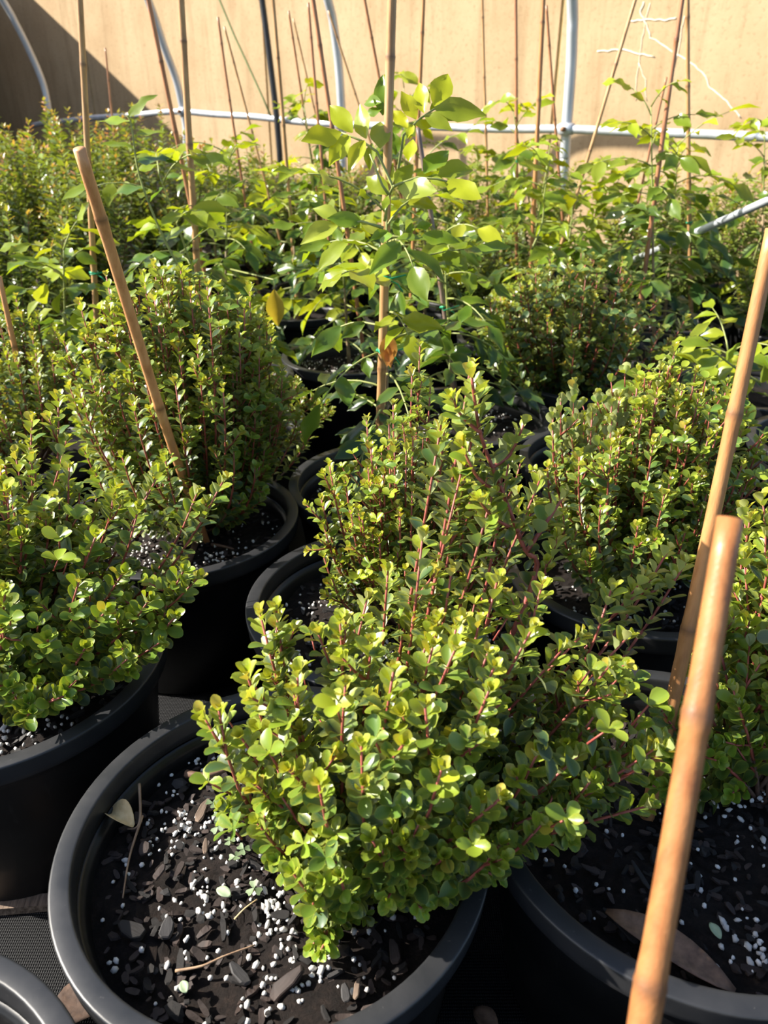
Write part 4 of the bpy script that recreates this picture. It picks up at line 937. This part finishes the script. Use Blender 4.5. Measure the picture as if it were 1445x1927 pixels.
chunk(381, 1524, .042, .016, -.25, M_PALEWOOD, 'pale splintered wood chunk beside the clover in front pot', 1)
chunk(386, 1592, .026, .010, .15, M_PALEWOOD, 'smaller pale wood splinter in front of the pale wood chunk', 2)
chunk(450, 1832, .036, .017, .9, M_CHIP[2], 'grey wood chunk near the front rim of front pot', 3)
chunk(272, 1595, .022, .020, .3, M_CHIP[1], 'brown squarish bark piece near the long twig in front pot', 4)
chunk(300, 1640, .026, .014, -.4, M_CHIP[1], 'reddish bark piece right of the long twig', 5)
chunk(247, 1750, .040, .026, 1.2, M_CHIP[0], 'large black bark piece at lower left of front pot', 6)
chunk(315, 1745, .028, .022, .2, M_CHIP[2], 'grey flat bark piece right of the large black bark piece', 7)
chunk(540, 1850, .050, .022, -.9, M_CHIP[1], 'long brown bark slab leaning near the front rim of front pot', 8, .35)
chunk(742, 1790, .034, .016, .1, M_CHIP[1], 'brown striped bark piece at right front of front pot', 9)
chunk(672, 1860, .026, .010, -.3, M_PALEWOOD, 'orange wood splinter among perlite at right front', 10)
chunk(650, 1868, .022, .014, .2, M_CHIP[2], 'greyish-pink wood piece among perlite at right front', 11)
chunk(1205, 1645, .045, .010, .35, M_CHIP[0], 'long black bark splinter in the right front pot', 12)
chunk(1170, 1745, .050, .014, .6, M_CHIP[0], 'black bark strip beside the big dead leaf', 13)
chunk(1110, 1635, .030, .010, 1.1, M_CHIP[1], 'brown bark splinter at the left of the right front pot', 14)
curled_leaf('dead_leaf', M_BROWNLEAF, soil_pt(1140, 1714, .016), soil_pt(1385, 1862, .014), .030, 'long dry brown pointed leaf on the soil of right front pot', .22)
curled_leaf('fallen_leaf', M_FALLEN, soil_pt(408, 1672, .016), soil_pt(434, 1686, .016), .0095, 'grey-green fallen leaf in the middle of front pot', .2)
curled_leaf('fallen_leaf', M_FALLEN, soil_pt(342, 1846, .015), soil_pt(350, 1868, .015), .0075, 'yellow-green fallen leaf near the front rim of front pot', .2)
curled_leaf('fallen_leaf', M_FALLEN, soil_pt(1336, 1736, .016), soil_pt(1356, 1766, .016), .0085, 'green fallen leaf in the right front pot above the dead leaf', .2)
curled_leaf('dead_leaf', M_DARKLEAF, atZ(130, 1850, GZ + .012), atZ(180, 1905, GZ + .012), .075, 'brown dead leaf on the black mat between two front pots', .1)
curled_leaf('dead_leaf', M_BROWNLEAF, atZ(893, 1897, GZ + .012), atZ(935, 1945, GZ + .012), .022, 'brown dead leaf tip on the mat at the bottom edge', .3)
mb = MB(); mb.box((-.19, -.008, 0), (.19, .008, .012)); o = mb.build('wooden_batten', M_PALEWOOD, None, atZ(0, 1712, GZ + .001), smooth=False); o.rotation_euler.z = .10
tag(o, 'weathered wooden batten on the mat at the foot of left pot', 'batten')
# clover weeds: three leaflets each, on thin stalks
def clover(u, v, r, label, seed):
    rs = random.Random(seed); p = soil_pt(u, v, .018); t = thing('clover_weed', p, label, 'weed', 'clover weeds in the front pot')
    mb = MB(); mb.tube([Vector((rs.uniform(-.006, .006), .008, -.018)), Vector((0, 0, 0))], .0006, 4); mb.build('stalk', M_GSTEM, t)
    a0 = rs.uniform(0, 6)
    st = [(0, .05), (.3, .32), (.65, .52), (.9, .42), (1.0, .22), (.93, .0)]
    for k in range(3):
        A = MB(); vs = []; fs = []
        for (y, x) in ((0, .05), (.35, .34), (.7, .52), (.95, .40)): vs += [(-x, y, .08), (0, y * .97 if y < .9 else .86, 0), (x, y, .08)]
        for i in range(3):
            for j in range(2): fs.append((i * 3 + j, i * 3 + j + 1, i * 3 + 4 + j, i * 3 + 3 + j))
        A.add([tuple(c * r for c in q) for q in vs], fs); o = A.build('leaflet', M_CLOVER, t); o.rotation_euler = (rs.uniform(-.3, .3), rs.uniform(-.3, .3), a0 + k * 2.094)
for i, (u, v, r, lab) in enumerate(((438, 1475, .0075, 'clover leaf nearest the back stick'), (448, 1506, .0085, 'largest clover leaf, right of the pale wood chunk'), (400, 1512, .0075, 'clover leaf touching the top of the pale wood chunk'), (412, 1534, .0080, 'clover leaf in the middle of the clover patch'),
                                    (465, 1527, .0070, 'clover leaf at the right of the clover patch by the shrub'), (410, 1557, .0075, 'clover leaf at the lower left of the clover patch'), (432, 1582, .0060, 'small clover leaf below the clover patch'), (458, 1598, .0070, 'clover leaf by the shrub, upper of two low ones'),
                                    (442, 1612, .0065, 'clover leaf by the shrub, lower of two low ones'), (478, 1672, .0080, 'lone clover leaf far below the clover patch'))):
    clover(u, v, r, 'small grey-green ' + lab, i)
finish_plants()
